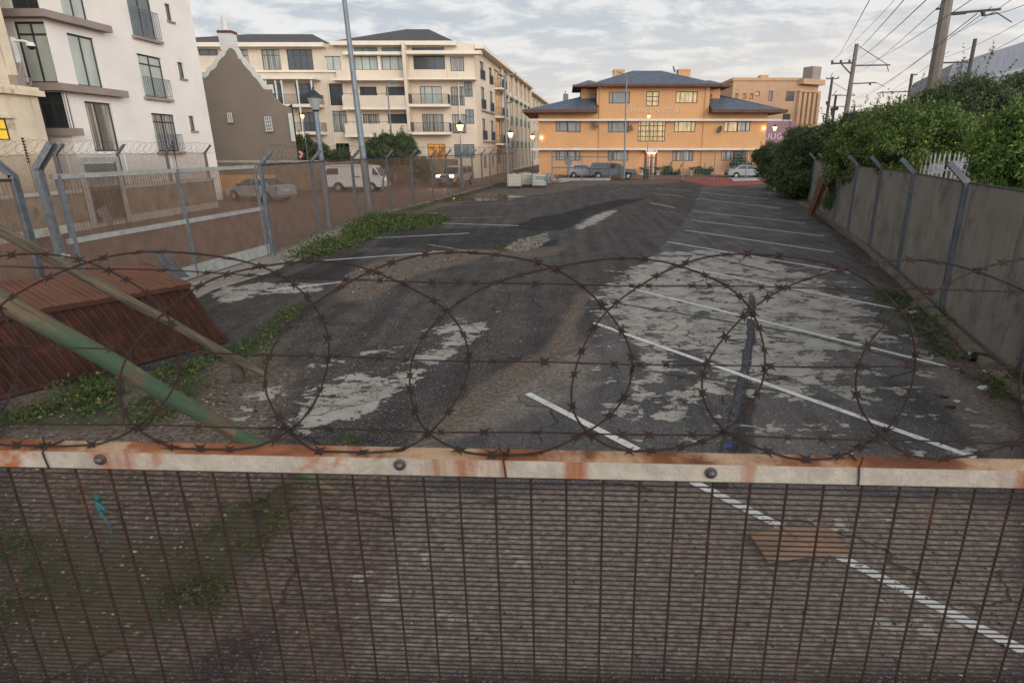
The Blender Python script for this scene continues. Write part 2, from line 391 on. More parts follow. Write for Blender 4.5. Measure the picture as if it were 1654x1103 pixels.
def ground_mat():
    m, t, b = newmat('worn_asphalt')
    a1 = t.n.new('ShaderNodeAttribute'); a1.attribute_name = 'wear'; s1 = t.n.new('ShaderNodeSeparateColor'); t.l.new(a1.outputs[0], s1.inputs[0])
    a2 = t.n.new('ShaderNodeAttribute'); a2.attribute_name = 'kind'; s2 = t.n.new('ShaderNodeSeparateColor'); t.l.new(a2.outputs[0], s2.inputs[0])
    P_, T_, D_ = s1.outputs; R_, MO, B_ = s2.outputs
    p = t.pos()
    big = t.noise(p, .55, 5, .6); mid = t.noise(p, 2.2, 8, .68); fine = t.noise(p, 16, 6, .7); grit = t.noise(p, 70, 3, .7)
    vor = t.n.new('ShaderNodeTexVoronoi'); t.l.new(p, vor.inputs['Vector']); vor.inputs['Scale'].default_value = 105
    vcol = vor.outputs['Color']; vsep = t.n.new('ShaderNodeSeparateColor'); t.l.new(vcol, vsep.inputs[0])
    vor2 = t.n.new('ShaderNodeTexVoronoi'); t.l.new(p, vor2.inputs['Vector']); vor2.inputs['Scale'].default_value = 22
    v2s = t.n.new('ShaderNodeSeparateColor'); t.l.new(vor2.outputs['Color'], v2s.inputs[0])
    base = t.mix(t.step(big, .35, .65), S((74,73,74)), S((92,89,88)))
    lane = t.mix(t.step(mid, .35, .65), S((54,52,53)), S((73,69,67)))
    lanef = t.step(t.math('ADD', t.math('SUBTRACT', 1., B_), t.math('MULTIPLY', t.math('SUBTRACT', fine, .5), .5)), .35, .6)
    col = t.mix(lanef, base, lane)
    # aggregate showing through
    col = t.mix(t.math('MULTIPLY', t.step(vsep.outputs[0], .84, .92), .6), col, S((150,143,136)))
    col = t.mix(t.math('MULTIPLY', t.step(vsep.outputs[1], .70, .78), .6), col, S((30,30,31)))
    col = t.mix(1., col, t.step(grit, .3, .7, .62, 1.4), 'MULTIPLY')
    # pebbles on the rough part
    pb = t.math('MULTIPLY', t.step(v2s.outputs[0], .90, .93), t.math('MULTIPLY', R_, t.step(vor2.outputs['Distance'], .35, .2)))
    col = t.mix(t.math('MULTIPLY', pb, .7), col, S((165,150,138)))
    # dark patching tar
    tf = t.step(t.math('ADD', T_, t.math('MULTIPLY', t.math('SUBTRACT', mid, .5), .6)), .45, .56)
    col = t.mix(t.math('MULTIPLY', tf, t.math('MINIMUM', t.math('MULTIPLY', T_, 1.05), 1.)), col, t.mix(t.step(fine, .4, .6), S((24,24,26)), S((46,46,48))))
    sn = t.noise(t.pos((1.6,.10,1)), 1.6, 5, .6)
    col = t.mix(1., col, t.step(sn, .32, .68, .78, 1.28), 'MULTIPLY')
    col = t.mix(1., col, t.step(t.noise(p, .9, 4, .6), .35, .65, .86, 1.18), 'MULTIPLY')
    col = t.mix(1., col, (1.04,1.01,.99,1), 'MULTIPLY')
    # brown dirt film
    df = t.math('MULTIPLY', t.step(t.math('ADD', D_, t.math('MULTIPLY', t.math('SUBTRACT', mid, .5), 1.1)), .35, .95), .85)
    dc = t.mix(t.step(fine, .35, .68), S((80,68,58)), S((138,123,109)))
    dc = t.mix(B_, dc, t.mix(t.step(fine, .35, .68), S((100,90,82)), S((158,146,134))))  # bay dirt colour lifted to offset shade from the near mesh
    col = t.mix(df, col, dc)
    mf = t.math('MULTIPLY', t.step(t.math('ADD', MO, t.math('MULTIPLY', t.math('SUBTRACT', fine, .5), 1.2)), .45, .95), .75)
    col = t.mix(mf, col, S((62,70,36)))
    # flaking white paint / bare screed
    pn = t.math('ADD', t.math('MULTIPLY', t.noise(p, 1.7, 5, .6), .62), t.math('MULTIPLY', t.noise(t.pos((.8,1.3,1)), 6.5, 6, .62, dist=.6), .38))
    pn = t.math('ADD', t.math('MULTIPLY', t.math('SUBTRACT', pn, .5), 1.35), .5)
    pf = t.step(t.math('ADD', P_, pn), 1.045, 1.06)
    fl = t.n.new('ShaderNodeTexVoronoi'); fl.feature = 'DISTANCE_TO_EDGE'; fl.inputs['Scale'].default_value = 7
    fw_ = t.n.new('ShaderNodeVectorMath'); fw_.operation = 'MULTIPLY_ADD'; fn_ = t.n.new('ShaderNodeTexNoise'); t.l.new(p, fn_.inputs['Vector']); fn_.inputs['Scale'].default_value = 9; fn_.inputs['Detail'].default_value = 5; t.l.new(fn_.outputs['Color'], fw_.inputs[0]); fw_.inputs[1].default_value = (.35,.35,.35); t.l.new(p, fw_.inputs[2]); t.l.new(fw_.outputs[0], fl.inputs['Vector'])
    pf = t.math('MULTIPLY', pf, t.math('MAXIMUM', t.step(fl.outputs['Distance'], .02, .05), t.step(mid, .46, .52)))
    pf = t.math('MULTIPLY', pf, t.step(t.math('ADD', t.math('MULTIPLY', fine, .5), t.math('MULTIPLY', t.noise(p, 7, 8, .75), .5)), .36, .42))
    pf = t.math('MULTIPLY', pf, .92)
    pcol = t.mix(t.step(mid, .3, .7), S((158,152,142)), S((182,176,165)))
    pcol = t.mix(t.math('MULTIPLY', t.step(grit, .52, .62), .35), pcol, S((104,100,94)))
    col = t.mix(pf, col, pcol)
    # hairline cracks
    cr = t.n.new('ShaderNodeTexVoronoi'); cr.feature = 'DISTANCE_TO_EDGE'; cr.inputs['Scale'].default_value = .33
    wv = t.n.new('ShaderNodeVectorMath'); wv.operation = 'ADD'; t.l.new(p, wv.inputs[0])
    nz = t.n.new('ShaderNodeTexNoise'); t.l.new(p, nz.inputs['Vector']); nz.inputs['Scale'].default_value = 1.3; nz.inputs['Detail'].default_value = 6
    t.l.new(nz.outputs['Color'], wv.inputs[1]); t.l.new(wv.outputs[0], cr.inputs['Vector'])
    cf = t.math('MULTIPLY', t.step(cr.outputs['Distance'], .0, .008, 1, 0), t.step(big, .42, .55))
    col = t.mix(t.math('MULTIPLY', cf, .75), col, S((30,29,29)))
    t.l.new(col, b.inputs['Base Color']); 
    t.l.new(t.step(mid, .3, .7, .72, .95), b.inputs['Roughness']); b.inputs['Specular IOR Level'].default_value = .22
    h = t.math('ADD', t.math('MULTIPLY', vor.outputs['Distance'], -.35), t.math('ADD', t.math('MULTIPLY', fine, 1.4), t.math('MULTIPLY', pf, .5)))
    h = t.math('SUBTRACT', h, t.math('MULTIPLY', cf, 1.5))
    bn = t.n.new('ShaderNodeBump'); bn.inputs['Distance'].default_value = .012; bn.inputs['Strength'].default_value = .9
    t.l.new(h, bn.inputs['Height']); t.l.new(bn.outputs[0], b.inputs['Normal'])
    return m
M['asphalt'] = ground_mat()
me = np_mesh('parking_lot_surface', verts, faces, M['asphalt'], {'wear': cols1, 'kind': cols2}, smooth=True)
o = bpy.data.objects.new('parking_lot_surface', me); C.objects.link(o); struct(o)
M['earth'] = mat('bare_earth', (96,84,72), .95, 0, .3, .8, .5, 30)
MB().box(-1500,1500,-60,2500,-.6,-.1).build('ground', M['earth'])['kind'] = 'structure'
def brick_mat(name, c1, c2, mortar):
    m, t, b = newmat(name); p = t.pos()
    br = t.n.new('ShaderNodeTexBrick'); mp = t.n.new('ShaderNodeMapping'); t.l.new(p, mp.inputs[0]); mp.inputs['Rotation'].default_value = (0,0,R(40)); t.l.new(mp.outputs[0], br.inputs['Vector'])
    br.inputs['Color1'].default_value = S(c1); br.inputs['Color2'].default_value = S(c2); br.inputs['Mortar'].default_value = S(mortar)
    br.inputs['Scale'].default_value = 1; br.inputs['Brick Width'].default_value = .22; br.inputs['Row Height'].default_value = .11; br.inputs['Mortar Size'].default_value = .006
    col = t.mix(t.step(t.noise(p, .5, 8, .7), .38, .66), br.outputs[0], t.mix(.6, br.outputs[0], S((92,84,78))))
    col = t.mix(1., col, t.step(t.noise(p, 3, 6, .7), .3, .7, .75, 1.25), 'MULTIPLY')
    t.l.new(col, b.inputs['Base Color']); b.inputs['Roughness'].default_value = .7
    bn = t.n.new('ShaderNodeBump'); bn.inputs['Distance'].default_value = .01; t.l.new(br.outputs['Fac'], bn.inputs['Height']); bn.invert = True; t.l.new(bn.outputs[0], b.inputs['Normal'])
    return m
M['brick_road'] = brick_mat('red_brick_paving', (118,76,64), (104,70,62), (66,54,50))
lp = [(left_x(y)-.02, y, -.035) for y in list(np.arange(0, FAR_Y, 2.))+[FAR_Y]]
rd = MB()
for i in range(len(lp)-1):
    rd.face([(-60, lp[i][1], -.035), lp[i], lp[i+1], (-60, lp[i+1][1], -.035)])
rd.face([(-60,0,-.035),(-60,-30,-.035),(-10,-30,-.035),(lp[0][0],0,-.035)])
rd.face([(-60,FAR_Y,-.035),(lp[-1][0],FAR_Y,-.035),(60,FAR_Y,-.035),(60,180,-.035),(-60,180,-.035)])
rd.build('brick_road', M['brick_road'])['kind'] = 'structure'
M['red_pave'] = mat('bright_red_paving', (140,72,60), .85, 0, .25, 2, .3, 60)
MB().face([G(u, v)+(.006,) for u, v in ((1095,290),(1150,301.5),(1252,297),(1252,287.5),(1160,286))]).build('red_paving', M['red_pave'])['kind'] = 'structure'
# pavement strip in front of the far building
M['pavement'] = mat('far_pavement', (122,104,92), .9, 0, .2, 2)
MB().box(-3.5, 26, 70.6, 73.9, -.03, .1).build('pavement', M['brick_road'])['kind'] = 'structure'
# worn painted lines
def line_mat(name, col, wear=.46):
    m, t, b = newmat(name); p = t.pos()
    n = t.math('ADD', t.math('MULTIPLY', t.noise(p, 6, 8, .75), .6), t.math('MULTIPLY', t.noise(p, 45, 4, .7), .4))
    b.inputs['Roughness'].default_value = .8
    t.l.new(t.mix(t.step(t.noise(p, 3, 5), .35, .7), S(col), tuple(x*.78 for x in S(col)[:3])+(1,)), b.inputs['Base Color'])
    t.l.new(t.step(n, wear-.03, wear+.03), b.inputs['Alpha'])
    return m
M['line'] = line_mat('worn_white_line', (216,214,209), .43); M['line_faint'] = line_mat('faded_white_line', (184,182,177), .49); M['line_grey'] = line_mat('grey_overpainted_line', (74,74,78), .47)
M['line_road'] = line_mat('faded_road_line', (150,108,94), .46)
def strip(mb, a, b, w, z=.008, n=1):
    a = Vector(a+(z,)); b = Vector(b+(z,)); d = (b-a).normalized(); s = Vector((-d.y, d.x, 0))*w/2
    mb.face([a-s, b-s, b+s, a+s])
def lines(name, segs, w, m, z=.008, ext=0):
    for (p0, p1) in segs:
        a, b = G(*p0), G(*p1)
        mb = MB(); strip(mb, a, b, w, z); struct(mb.build(name, m))
lines('stall_line', [((852,636),(1030,727)),((960,522),(1575,740)),((1014,465),(1548,597)),((1062,424),(1472,504)),((1078,391),(1374,441)),((1106,372),(1347,408)),((1116,356),(1332,382)),((1118,341),(1302,361)),((1126,321),(1262,337)),((1130,311),(1240,322)),((1132,304),(1222,311)),((1052,328),(1090,336)),((1056,313),(1105,318)),((1062,305),(1118,309)),
  ((1118,778),(1654,1052)),((430,470),(552,456)),((524,421),(716,407)),((604,385),(758,377)),((716,361),(838,365)),((650,345),(706,344)),((880,299),(1072,297))], .1, M['line'])
lines('stall_line', [((700,334),(850,328)),((720,353),(820,351)),((640,315+16),(765,331)),((980,312),(1010,304)),((690,395),(770,408)),((860,303),(1075,299)),((760,312),(880,314)),((1062,340),(1100,347)),((975,437),(1075,446))], .09, M['line_faint'])
M['line_seal'] = line_mat('dark_sealed_edge', (50,50,52), .46)
def ragged(name, pts, w, m, z):
    P_ = [Vector(G(*q)+(z,)) for q in pts]; mb = MB(); prev = None
    for i in range(len(P_)-1):
        for k in range(9):
            q = P_[i].lerp(P_[i+1], k/8); d = (P_[i+1]-P_[i]).normalized(); s_ = Vector((-d.y,d.x,0)); a, b = q+s_*w*random.uniform(.36,.62), q-s_*w*random.uniform(.36,.62)
            if prev: mb.face([prev[0], a, b, prev[1]])
            prev = (a, b)
    struct(mb.build(name, m))
ragged('grey_line', [(1214,478),(1213,540),(1203,600),(1190,660),(1172,740),(1164,790)], .15, M['line_seal'], .004)
ragged('grey_line', [(1214,474),(1212,540),(1202,600),(1188,660),(1170,740),(1162,785)], .08, M['line_grey'], .007)
lines('grey_line', [((985,488),(1300,540)),((1300,540),(1500,592)),((1090,602),(1360,650)),((1230,448),(1420,480)),((1075,398),(1250,440))], .10, M['line_grey'], .006)
lines('road_line', [((130,420),(0,444)),((220,399),(410,362)),((445,384),(600,352)),((380,425),(500,395)),((330,300+52),(520,330)),((560,328),(620,322)),((640,330),(800,300)),((120,392),(230,375))], .12, M['line_road'], -.028)
# concrete apron along the gate and fence
pts = [G(*q) for q in ((300,492),(345,468),(435,441),(505,411),(560,388),(606,360))]
mb = MB()
for i in range(len(pts)-1):
    a, b = pts[i], pts[i+1]; mb.hexa([(left_x(a[1])+.02,a[1],-.03),(a[0],a[1],-.03),(b[0],b[1],-.03),(left_x(b[1])+.02,b[1],-.03),(left_x(a[1])+.02,a[1],.035),(a[0],a[1],.035),(b[0],b[1],.035),(left_x(b[1])+.02,b[1],.035)])
M['apron'] = mat('pale_concrete_strip', (148,140,130), .9, 0, .2, 1.4, .4, 60, stain=((108,100,90),2.2,.5,.72))
struct(mb.build('concrete_strip', M['apron']))
# kerb along the right-hand wall
kb = [G(*q) for q in ((1700,700),(1654,648),(1600,598),(1519,520),(1449,450),(1404,409),(1360,368),(1322,345),(1292,329))]
mb = MB()
for i in range(len(kb)-1):
    a, b = Vector(kb[i]+(0,)), Vector(kb[i+1]+(0,)); d = (b-a).normalized()
    mb.beam(a+Vector((0,0,.035))+d*.02, b+Vector((0,0,.035))-d*.02, .17, .16)
struct(mb.build('kerb', M['kerb'], bevel=.02))
# soil between the kerb and the wall
mb = MB(); 
for y in np.arange(2, 44, 1.): mb.face([(right_x(y)-.32,y,.03),(right_x(y)+1.6,y,.05),(right_x(y+1)+1.6,y+1,.05),(right_x(y+1)-.32,y+1,.03)])
struct(mb.build('verge_soil', M['earth']))
# loose stones and grit (nobody could count them)
def scatter_stones(n, area, smin, smax, mats, label, name='loose_stones'):
    V = []; Fc = []; mi = []
    base = np.array([[1,0,0],[-1,0,0],[0,1,0],[0,-1,0],[0,0,1],[0,0,-1]], float)
    tri = np.array([[0,2,4],[2,1,4],[1,3,4],[3,0,4],[2,0,5],[1,2,5],[3,1,5],[0,3,5]])
    k = 0; guard = 0
    for _ in range(n):
        u, v = area[rng.integers(len(area))]() if callable(area[0]) else (0, 0)
        x, y = u, v; s = smin+(smax-smin)*rng.random()**3
        b = base*s*(1+rng.normal(0, .25, (6, 3)))*np.array([1,1,.6]); a = rng.random()*6.28
        rot = np.array([[math.cos(a),-math.sin(a),0],[math.sin(a),math.cos(a),0],[0,0,1]])
        V.append(b@rot.T+np.array([x, y, s*.3])); Fc.append(tri+k); k += 6; mi += [int(rng.integers(len(mats)))]*8
    me = np_mesh(name, np.concatenate(V), np.concatenate(Fc), mats, mi=np.array(mi))
    o = bpy.data.objects.new(name, me); C.objects.link(o); tag(o, label, 'stones', kind='stuff'); return o
def poly_sampler(poly):
    pts = [G(*q) for q in poly]; xs = [p[0] for p in pts]; yy = [p[1] for p in pts]
    def f():
        while True:
            x = rng.uniform(min(xs), max(xs)); y = rng.uniform(min(yy), max(yy))
            if pip(np.array([x]), np.array([y]), pts)[0]: return x, y
    return f
ST = [mat('grey_stone', (112,106,100), .9, 0, .3, 20), mat('brown_stone', (110,88,72), .9, 0, .3, 20), mat('pale_stone', (142,134,124), .9, 0, .2, 20), mat('dark_stone', (62,60,60), .9, 0, .2, 20)]
s_lane = poly_sampler([(560,760),(690,650),(830,560),(930,500),(1040,400),(900,400),(780,420),(600,490),(430,600),(330,700)])
s_left = poly_sampler([(0,680),(330,590),(480,600),(430,760),(300,1000),(0,1103)])
s_near = poly_sampler([(430,960),(900,800),(1654,840),(1654,1103),(430,1103)])
s_kerb = poly_sampler([(1300,335),(1654,640),(1654,720),(1500,560),(1400,455),(1290,345)])
s_far = poly_sampler([(860,290),(1090,290),(1080,298),(800,300)])
s_grav = poly_sampler([(815,402),(835,388),(885,376),(888,388),(870,400),(838,408)])
s_dirt = poly_sampler([(540,455),(585,428),(700,405),(810,404),(690,440),(600,490)])
scatter_stones(5200, [s_lane, s_left, s_left], .004, .022, ST, 'scattered small stones and grit over the worn asphalt lane on the left', 'loose_stones')
scatter_stones(2600, [s_near, s_kerb], .004, .018, ST, 'fine grit lying on the asphalt near the mesh fence and kerb', 'loose_grit')
scatter_stones(1100, [s_grav], .012, .05, [ST[0], ST[2], ST[2]], 'heap of pale rubble stones beside the dark asphalt patch', 'rubble')
scatter_stones(1000, [s_dirt, s_far], .01, .05, ST, 'brown gravel spread where the asphalt has broken up', 'gravel')
# ================================================================ near fence
KN = (1.045-1.131)/(.924+1.213)
def fy(x): return 1.131+KN*(x+1.213)          # front face of the near fence
X0, X1 = -4.6, 4.2
M['near_rail'] = mat('chalky_painted_rail', (158,149,136), .75, 0, .2, 25, .35, 160, stain=((150,88,50),3.2,.57,.66), streak=((138,84,54),.56,.68))
M['near_rail_top'] = mat('orange_rust_rail_top', (142,84,50), .85, 0, .5, 9, .5, 160, stain=((190,158,124),4.5,.46,.60))
M['near_mesh'] = mat('rusting_brown_mesh', (46,29,22), .9, 0, .35, 30, .3, 300, stain=((72,42,28),12,.54,.70))
nf = thing('mesh_fence', 'rusty brown close-mesh security fence with an orange-stained rail in the foreground', 'fence', (0, fy(0), 0))
a, b_ = (X0, fy(X0)), (X1, fy(X1))
mb = MB()
zt, zb, dpt = 2.490, 2.451, .047
n = 110
for i in range(n):
    xa, xb = X0+(X1-X0)*i/n, X0+(X1-X0)*(i+1)/n; ya, yb = fy(xa), fy(xb)
    mb.face([(xa,ya,zb),(xb,yb,zb),(xb,yb,zt),(xa,ya,zt)], 0)
    mb.face([(xa,ya,zt),(xb,yb,zt),(xb,yb+dpt,zt+.001),(xa,ya+dpt,zt+.001)], 1)
    mb.face([(xa,ya+dpt,zt),(xb,yb+dpt,zt),(xb,yb+dpt,zb),(xa,ya+dpt,zb)], 0)
    mb.face([(xa,ya+dpt,zb),(xb,yb+dpt,zb),(xb,yb,zb),(xa,ya,zb)], 0)
mb.build('top_rail', [M['near_rail'], M['near_rail_top']], nf)
M['bolt'] = mat('dull_bolt', (92,86,84), .45, .6, .2, 60)
PN = Plane(0, fy(0), 1, KN)
for (u, v) in ((163,741.5),(646,750),(1148,763)):
    s, z = PN.uv(u, v); c = PN.p(s, z, 0)
    mb = MB(); mb.lathe([(.0125,0),(.0125,.004),(.0085,.0045),(.0085,.007),(.006,.011),(.002,.0125)], n=14)
    mb.xf(Matrix.Translation(c) @ Matrix.Rotation(R(90), 4, 'X')); mb.build('bolt', M['bolt'], nf, smooth=True)
for k, u in enumerate((80,815,1387)):
    s, _ = PN.uv(u, 760); mb = MB(); g_ = .0028
    r_ = [(s+.010,zt+.018,-.012),(s+.004,zt+.004,-.004),(s,zt+g_,-.001),(s-.001,zt-.002,g_),(s+.0015,(zt+zb)/2,g_+.0006),(s+.003,zb-.001,g_),(s+.003,zb-g_,-.002),(s,zb-g_,-dpt),(s-.002,zb,-dpt-g_),(s,zt,-dpt-g_),(s+.004,zt+g_,-dpt+.002),(s+.002,zt+g_+.002,-.02),(s-.008,zt+.012,-.014),(s-.014,zt+.024,-.02)]
    mb.tube([PN.p(*q) for q in r_], .0017, 6); mb.build('tie_wire', M['rust_wire'], nf, smooth=True)
# mesh: verticals 76 mm apart, horizontals 12.7 mm apart, both individually rusted and a touch crooked
s0, _ = PN.uv(915, 780)
mb = MB(); o_ = -.012
k0 = int((X0-s0)/.0762)-1
for k in range(k0, int((X1-s0)/.0762)+2):
    s = s0+k*.0762; pts = []
    for z in np.linspace(.05, zb-.001, 16): pts.append(PN.p(s+random.gauss(0, .0006), z, o_-.004))
    mb.tube(pts, .0027, 6, mi=1)
z = zb-.008; 
while z > .05:
    pts = [PN.p(s, z+random.gauss(0, .0005), o_) for s in np.linspace(X0, X1, 26)]
    mb.tube(pts, .0019, 5); z -= .0127
M['near_vert'] = mat('dark_rusty_upright_wire', (46,29,22), .8, .1, .35, 30, .3, 300, stain=((78,48,32),12,.55,.7))
mb.build('mesh_panel', [M['near_mesh'], M['near_vert']], nf, smooth=True)
# ---------------------------------------------------------------- razor wire above it
LEAN = R(38)
fdir = Vector((1, KN, 0)).normalized(); wdir = Vector((-KN*math.cos(LEAN), math.cos(LEAN), math.sin(LEAN))); wdir = (wdir-fdir*wdir.dot(fdir)).normalized(); rn = fdir.cross(wdir)
ro = Vector((0, fy(0)+.02, zt+.004))
def on_lean(u, v, off=0.):
    r = Vector(ray(u, v)); o = Vector((0,0,H)); t = ((ro-o).dot(rn)+off)/r.dot(rn); return o+r*t
def blade(mb, p, tan, nor, s=1.):
    tan = Vector(tan).normalized(); nor = Vector(nor); bi = nor.cross(tan).normalized(); nor = tan.cross(bi)
    poly = [(-.008,.0035),(-.0155,.0145),(-.005,.0085),(.005,.0085),(.0155,.0145),(.008,.0035),(.008,-.0035),(.0155,-.0145),(.005,-.0085),(-.005,-.0085),(-.0155,-.0145),(-.008,-.0035)]
    f = lambda k: (lambda a, c: tuple(p+tan*a*s+bi*c*s+nor*k))
    mb.prism(poly, f(-.0008), f(.0008))
def razor_path(fn, ta, tb, step, r, name, gap, label, group=None, irregular=.5, bl=.8):
    pts = []; t = ta
    while t < tb: pts.append(Vector(fn(t))); t += step
    mb = MB(); mb.tube(pts, r, 6); acc = 0; nxt = gap
    for i in range(1, len(pts)-1):
        acc += (pts[i]-pts[i-1]).length
        if acc > nxt:
            tan = pts[i+1]-pts[i-1]; nn = Matrix.Rotation(random.gauss(0, .5), 3, tan.normalized()) @ rn
            blade(mb, pts[i], tan, nn, bl*random.uniform(.85, 1.15)); nxt = acc+gap*random.uniform(1-irregular, 1+irregular)
    return tag(mb.build(name, M['rust_wire']), label, 'razor wire', group)
def coil(t):
    c = 2*math.pi*t; dr = np.interp(t, [-3, 0, 1, 2, 3, 5], [-14, 0, -8, -6, -2, 4])
    w = 1+.07*math.sin(t*2.3)+.018*math.sin(t*11.)+.012*math.sin(t*23.7+1)
    p = on_lean(657+240*t-226*w*math.cos(c), 580+dr-160*(1+.045*math.sin(t*3.1+.4))*math.sin(c)+20*math.cos(c)+3*math.sin(t*17)+2*math.sin(t*41+2), .008*math.cos(c))
    if p.z < zt+.006: p.z = zt+.006; p.y = max(p.y, fy(p.x)+.012)
    return p
razor_path(coil, -8.6, 9.2, .011, .0025, 'razor_wire_coil', .062, 'rusty razor wire coil in overlapping loops above the foreground fence rail')
def poly_px(pp):
    xs = [p[0] for p in pp]; yy = [p[1] for p in pp]
    def f(u):
        p = on_lean(u, float(np.interp(u, xs, yy))+.8*math.sin(u*.02)+max(0, u-1800)*.02, .004); p.z = max(p.z, zt+.006); return p
    return f
for pp, lb in ((((-150,425),(0,430),(300,438),(550,452),(850,459),(1200,463),(1800,473)), 'topmost of the three straight barbed strands crossing the loops of razor wire'),
           (((-150,550),(0,557),(400,572),(750,583),(1240,592),(1800,593)), 'middle straight barbed strand crossing the loops of razor wire'),
           (((-150,680),(0,683),(300,688),(700,697),(1100,702),(1800,721)), 'lowest straight barbed strand just above the rusty fence rail')):
    razor_path(poly_px(pp), -1150, 2800, 14, .0020, 'barbed_strand', .085, lb, 'straight barbed strands above the foreground fence', .7, .72)
# ---------------------------------------------------------------- timber brace poles
def wood_mat(name, c1, c2, green=None):
    m, t, b = newmat(name); p = t.pos(); tc = t.n.new('ShaderNodeTexCoord'); mp = t.n.new('ShaderNodeMapping')
    t.l.new(tc.outputs['Object'], mp.inputs[0]); mp.inputs['Scale'].default_value = (14,14,1.1)
    n = t.noise(mp.outputs[0], 2, 8, .65)
    col = t.mix(t.step(n, .35, .66), S(c1), S(c2))
    if green:
        g = t.noise(p, 2.3, 8, .7, dist=.5); col = t.mix(t.math('MULTIPLY', t.step(g, .43, .56), .9), col, S(green))
    t.l.new(col, b.inputs['Base Color']); b.inputs['Roughness'].default_value = .85
    bn = t.n.new('ShaderNodeBump'); bn.inputs['Distance'].default_value = .01; bn.inputs['Strength'].default_value = .6; t.l.new(n, bn.inputs['Height']); t.l.new(bn.outputs[0], b.inputs['Normal'])
    return m
M['pole_wood'] = wood_mat('weathered_pole_wood', (72,64,51), (112,100,83))
M['pole_green'] = wood_mat('green_stained_pole_wood', (76,64,48), (112,97,77), (58,82,60))
def log(name, p0, p1, r0, r1, m, label, cat):
    p0, p1 = Vector(p0), Vector(p1); L = (p1-p0).length; mb = MB(); pts = []; rs = []
    for i in range(15):
        t = i/14; pts.append((random.gauss(0,.004), random.gauss(0,.004), L*t)); rs.append((r0+(r1-r0)*t)*random.uniform(.97,1.03))
    mb.tube(pts, rs, 16); o = mb.build(name, m, None, smooth=True)
    o.location = p0; o.rotation_mode = 'QUATERNION'; o.rotation_quaternion = (p1-p0).to_track_quat('Z', 'Y'); tag(o, label, cat); return o
def P3(u, v, d):
    r = ray(u, v); return (r[0]*d, r[1]*d, H+r[2]*d)
g1 = G(424, 608); g2 = G(541, 800)
t1 = Vector(P3(0, 372, 5.3)); e1 = Vector(g1+(.05,)); log('timber_brace', e1, e1+(t1-e1)*1.35, .054, .050, M['pole_wood'], 'slimmer bare grey-brown timber pole leaning down to the gravel beside the rusty skip', 'timber pole')
t2 = Vector(P3(0, 482, 3.5)); e2 = Vector(g2+(.05,)); log('timber_brace', e2, e2+(t2-e2)*1.3, .060, .058, M['pole_green'], 'thick timber pole with green staining leaning down behind the foreground rail', 'timber pole')
M['stub'] = mat('dark_old_stub', (74,68,58), .95, 0, .3, 12, .5, 60)  # dark concrete of the short stub post
mb = MB(); gs = G(386, 614); mb.tube([(gs[0],gs[1],0),(gs[0]+.01,gs[1],.18),(gs[0]+.02,gs[1]+.01,.30)], [.085,.08,.075], 12)
tag(mb.build('concrete_stub', M['stub'], None, smooth=True), 'short concrete stub standing under the end of the slimmer leaning pole', 'post')
# ---------------------------------------------------------------- rusty corrugated skip
M['skip'] = mat('dark_rusted_corrugated_iron', (62,37,27), .85, .1, .3, 3, .4, 60, stain=((84,48,33),4,.5,.7), streak=((48,28,22),.52,.68))
M['skip_top'] = mat('orange_rusted_sheet', (104,66,48), .85, 0, .18, 1.2, .4, 60, stain=((132,88,66),1.1,.55,.75))
sk = thing('skip', 'rust-red corrugated iron skip with a sloping sheet lid beside the gate', 'skip', G(368,552)+(0,))
br = Vector(G(368,552)+(0.02,)); bl = Vector(G(0,645)+(0.02,)); D = (bl-br).normalized(); L = 5.2
Nb = Vector((D.y, -D.x, 0)); Nb = -Nb if Nb.y < 0 else Nb      # away from the camera
Nb = Vector((-abs(Nb.x), abs(Nb.y), 0)) if Nb.x > 0 else Nb
tr = br+D*.42+Nb*.05+Vector((0,0,1.02)); tl = bl+D*2+Nb*.05+Vector((0,0,1.02)); bl2 = br+D*L; tl = br+D*(L+.3)+Nb*.05+Vector((0,0,1.02))
def corr(mb, a, b, c, d, n, amp, nor, bowl=0):
    """corrugated sheet a-b bottom edge, d-c top edge"""
    pa = []; pb = []
    for i in range(n*6+1):
        t = i/(n*6); w = math.sin(t*n*2*math.pi); w = max(-.6, min(.6, w))/.6*amp
        pa.append(Vector(a).lerp(b, t)+nor*w); pb.append(Vector(d).lerp(c, t)+nor*w+Vector((0,0,bowl*random.gauss(0,1))))
    for i in range(len(pa)-1):
        mb.face([pa[i], pa[i+1], pb[i+1], pb[i]])
mb = MB(); corr(mb, br, bl2, tl, tr, 46, .020, -Nb); mb.build('side_sheet', M['skip'], sk)
mb = MB(); bw = Nb*1.6; corr(mb, br, br+bw, tr+bw+D*-.0, tr, 9, .014, -D); mb.build('end_sheet', M['skip'], sk)
mb = MB(); lo = Nb*1.55+Vector((0,0,.20)); ov = -Nb*.05+Vector((0,0,.045))
a0, a1, b1, b0 = tr+ov-D*.03, tl+ov, tl+lo, tr+lo-D*.03; ns = 58
for i in range(ns):
    t0, t1_ = (i+.05)/ns, (i+.95)/ns; j = [Vector((0,0,random.uniform(-.008,.010))) for _ in range(4)]; sh = Nb*random.uniform(-.03,.02); th = Vector((0,0,-.02))
    q = [a0.lerp(a1,t0)+j[0]+sh, a0.lerp(a1,t1_)+j[1]+sh, b0.lerp(b1,t1_)+j[2], b0.lerp(b1,t0)+j[3]]; mb.hexa([p+th for p in q]+q)
corr(mb, a0-Vector((0,0,.03)), a1-Vector((0,0,.03)), b1-Vector((0,0,.03)), b0-Vector((0,0,.03)), 2, .001, Vector((0,0,1))); mb.build('lid', M['skip_top'], sk)
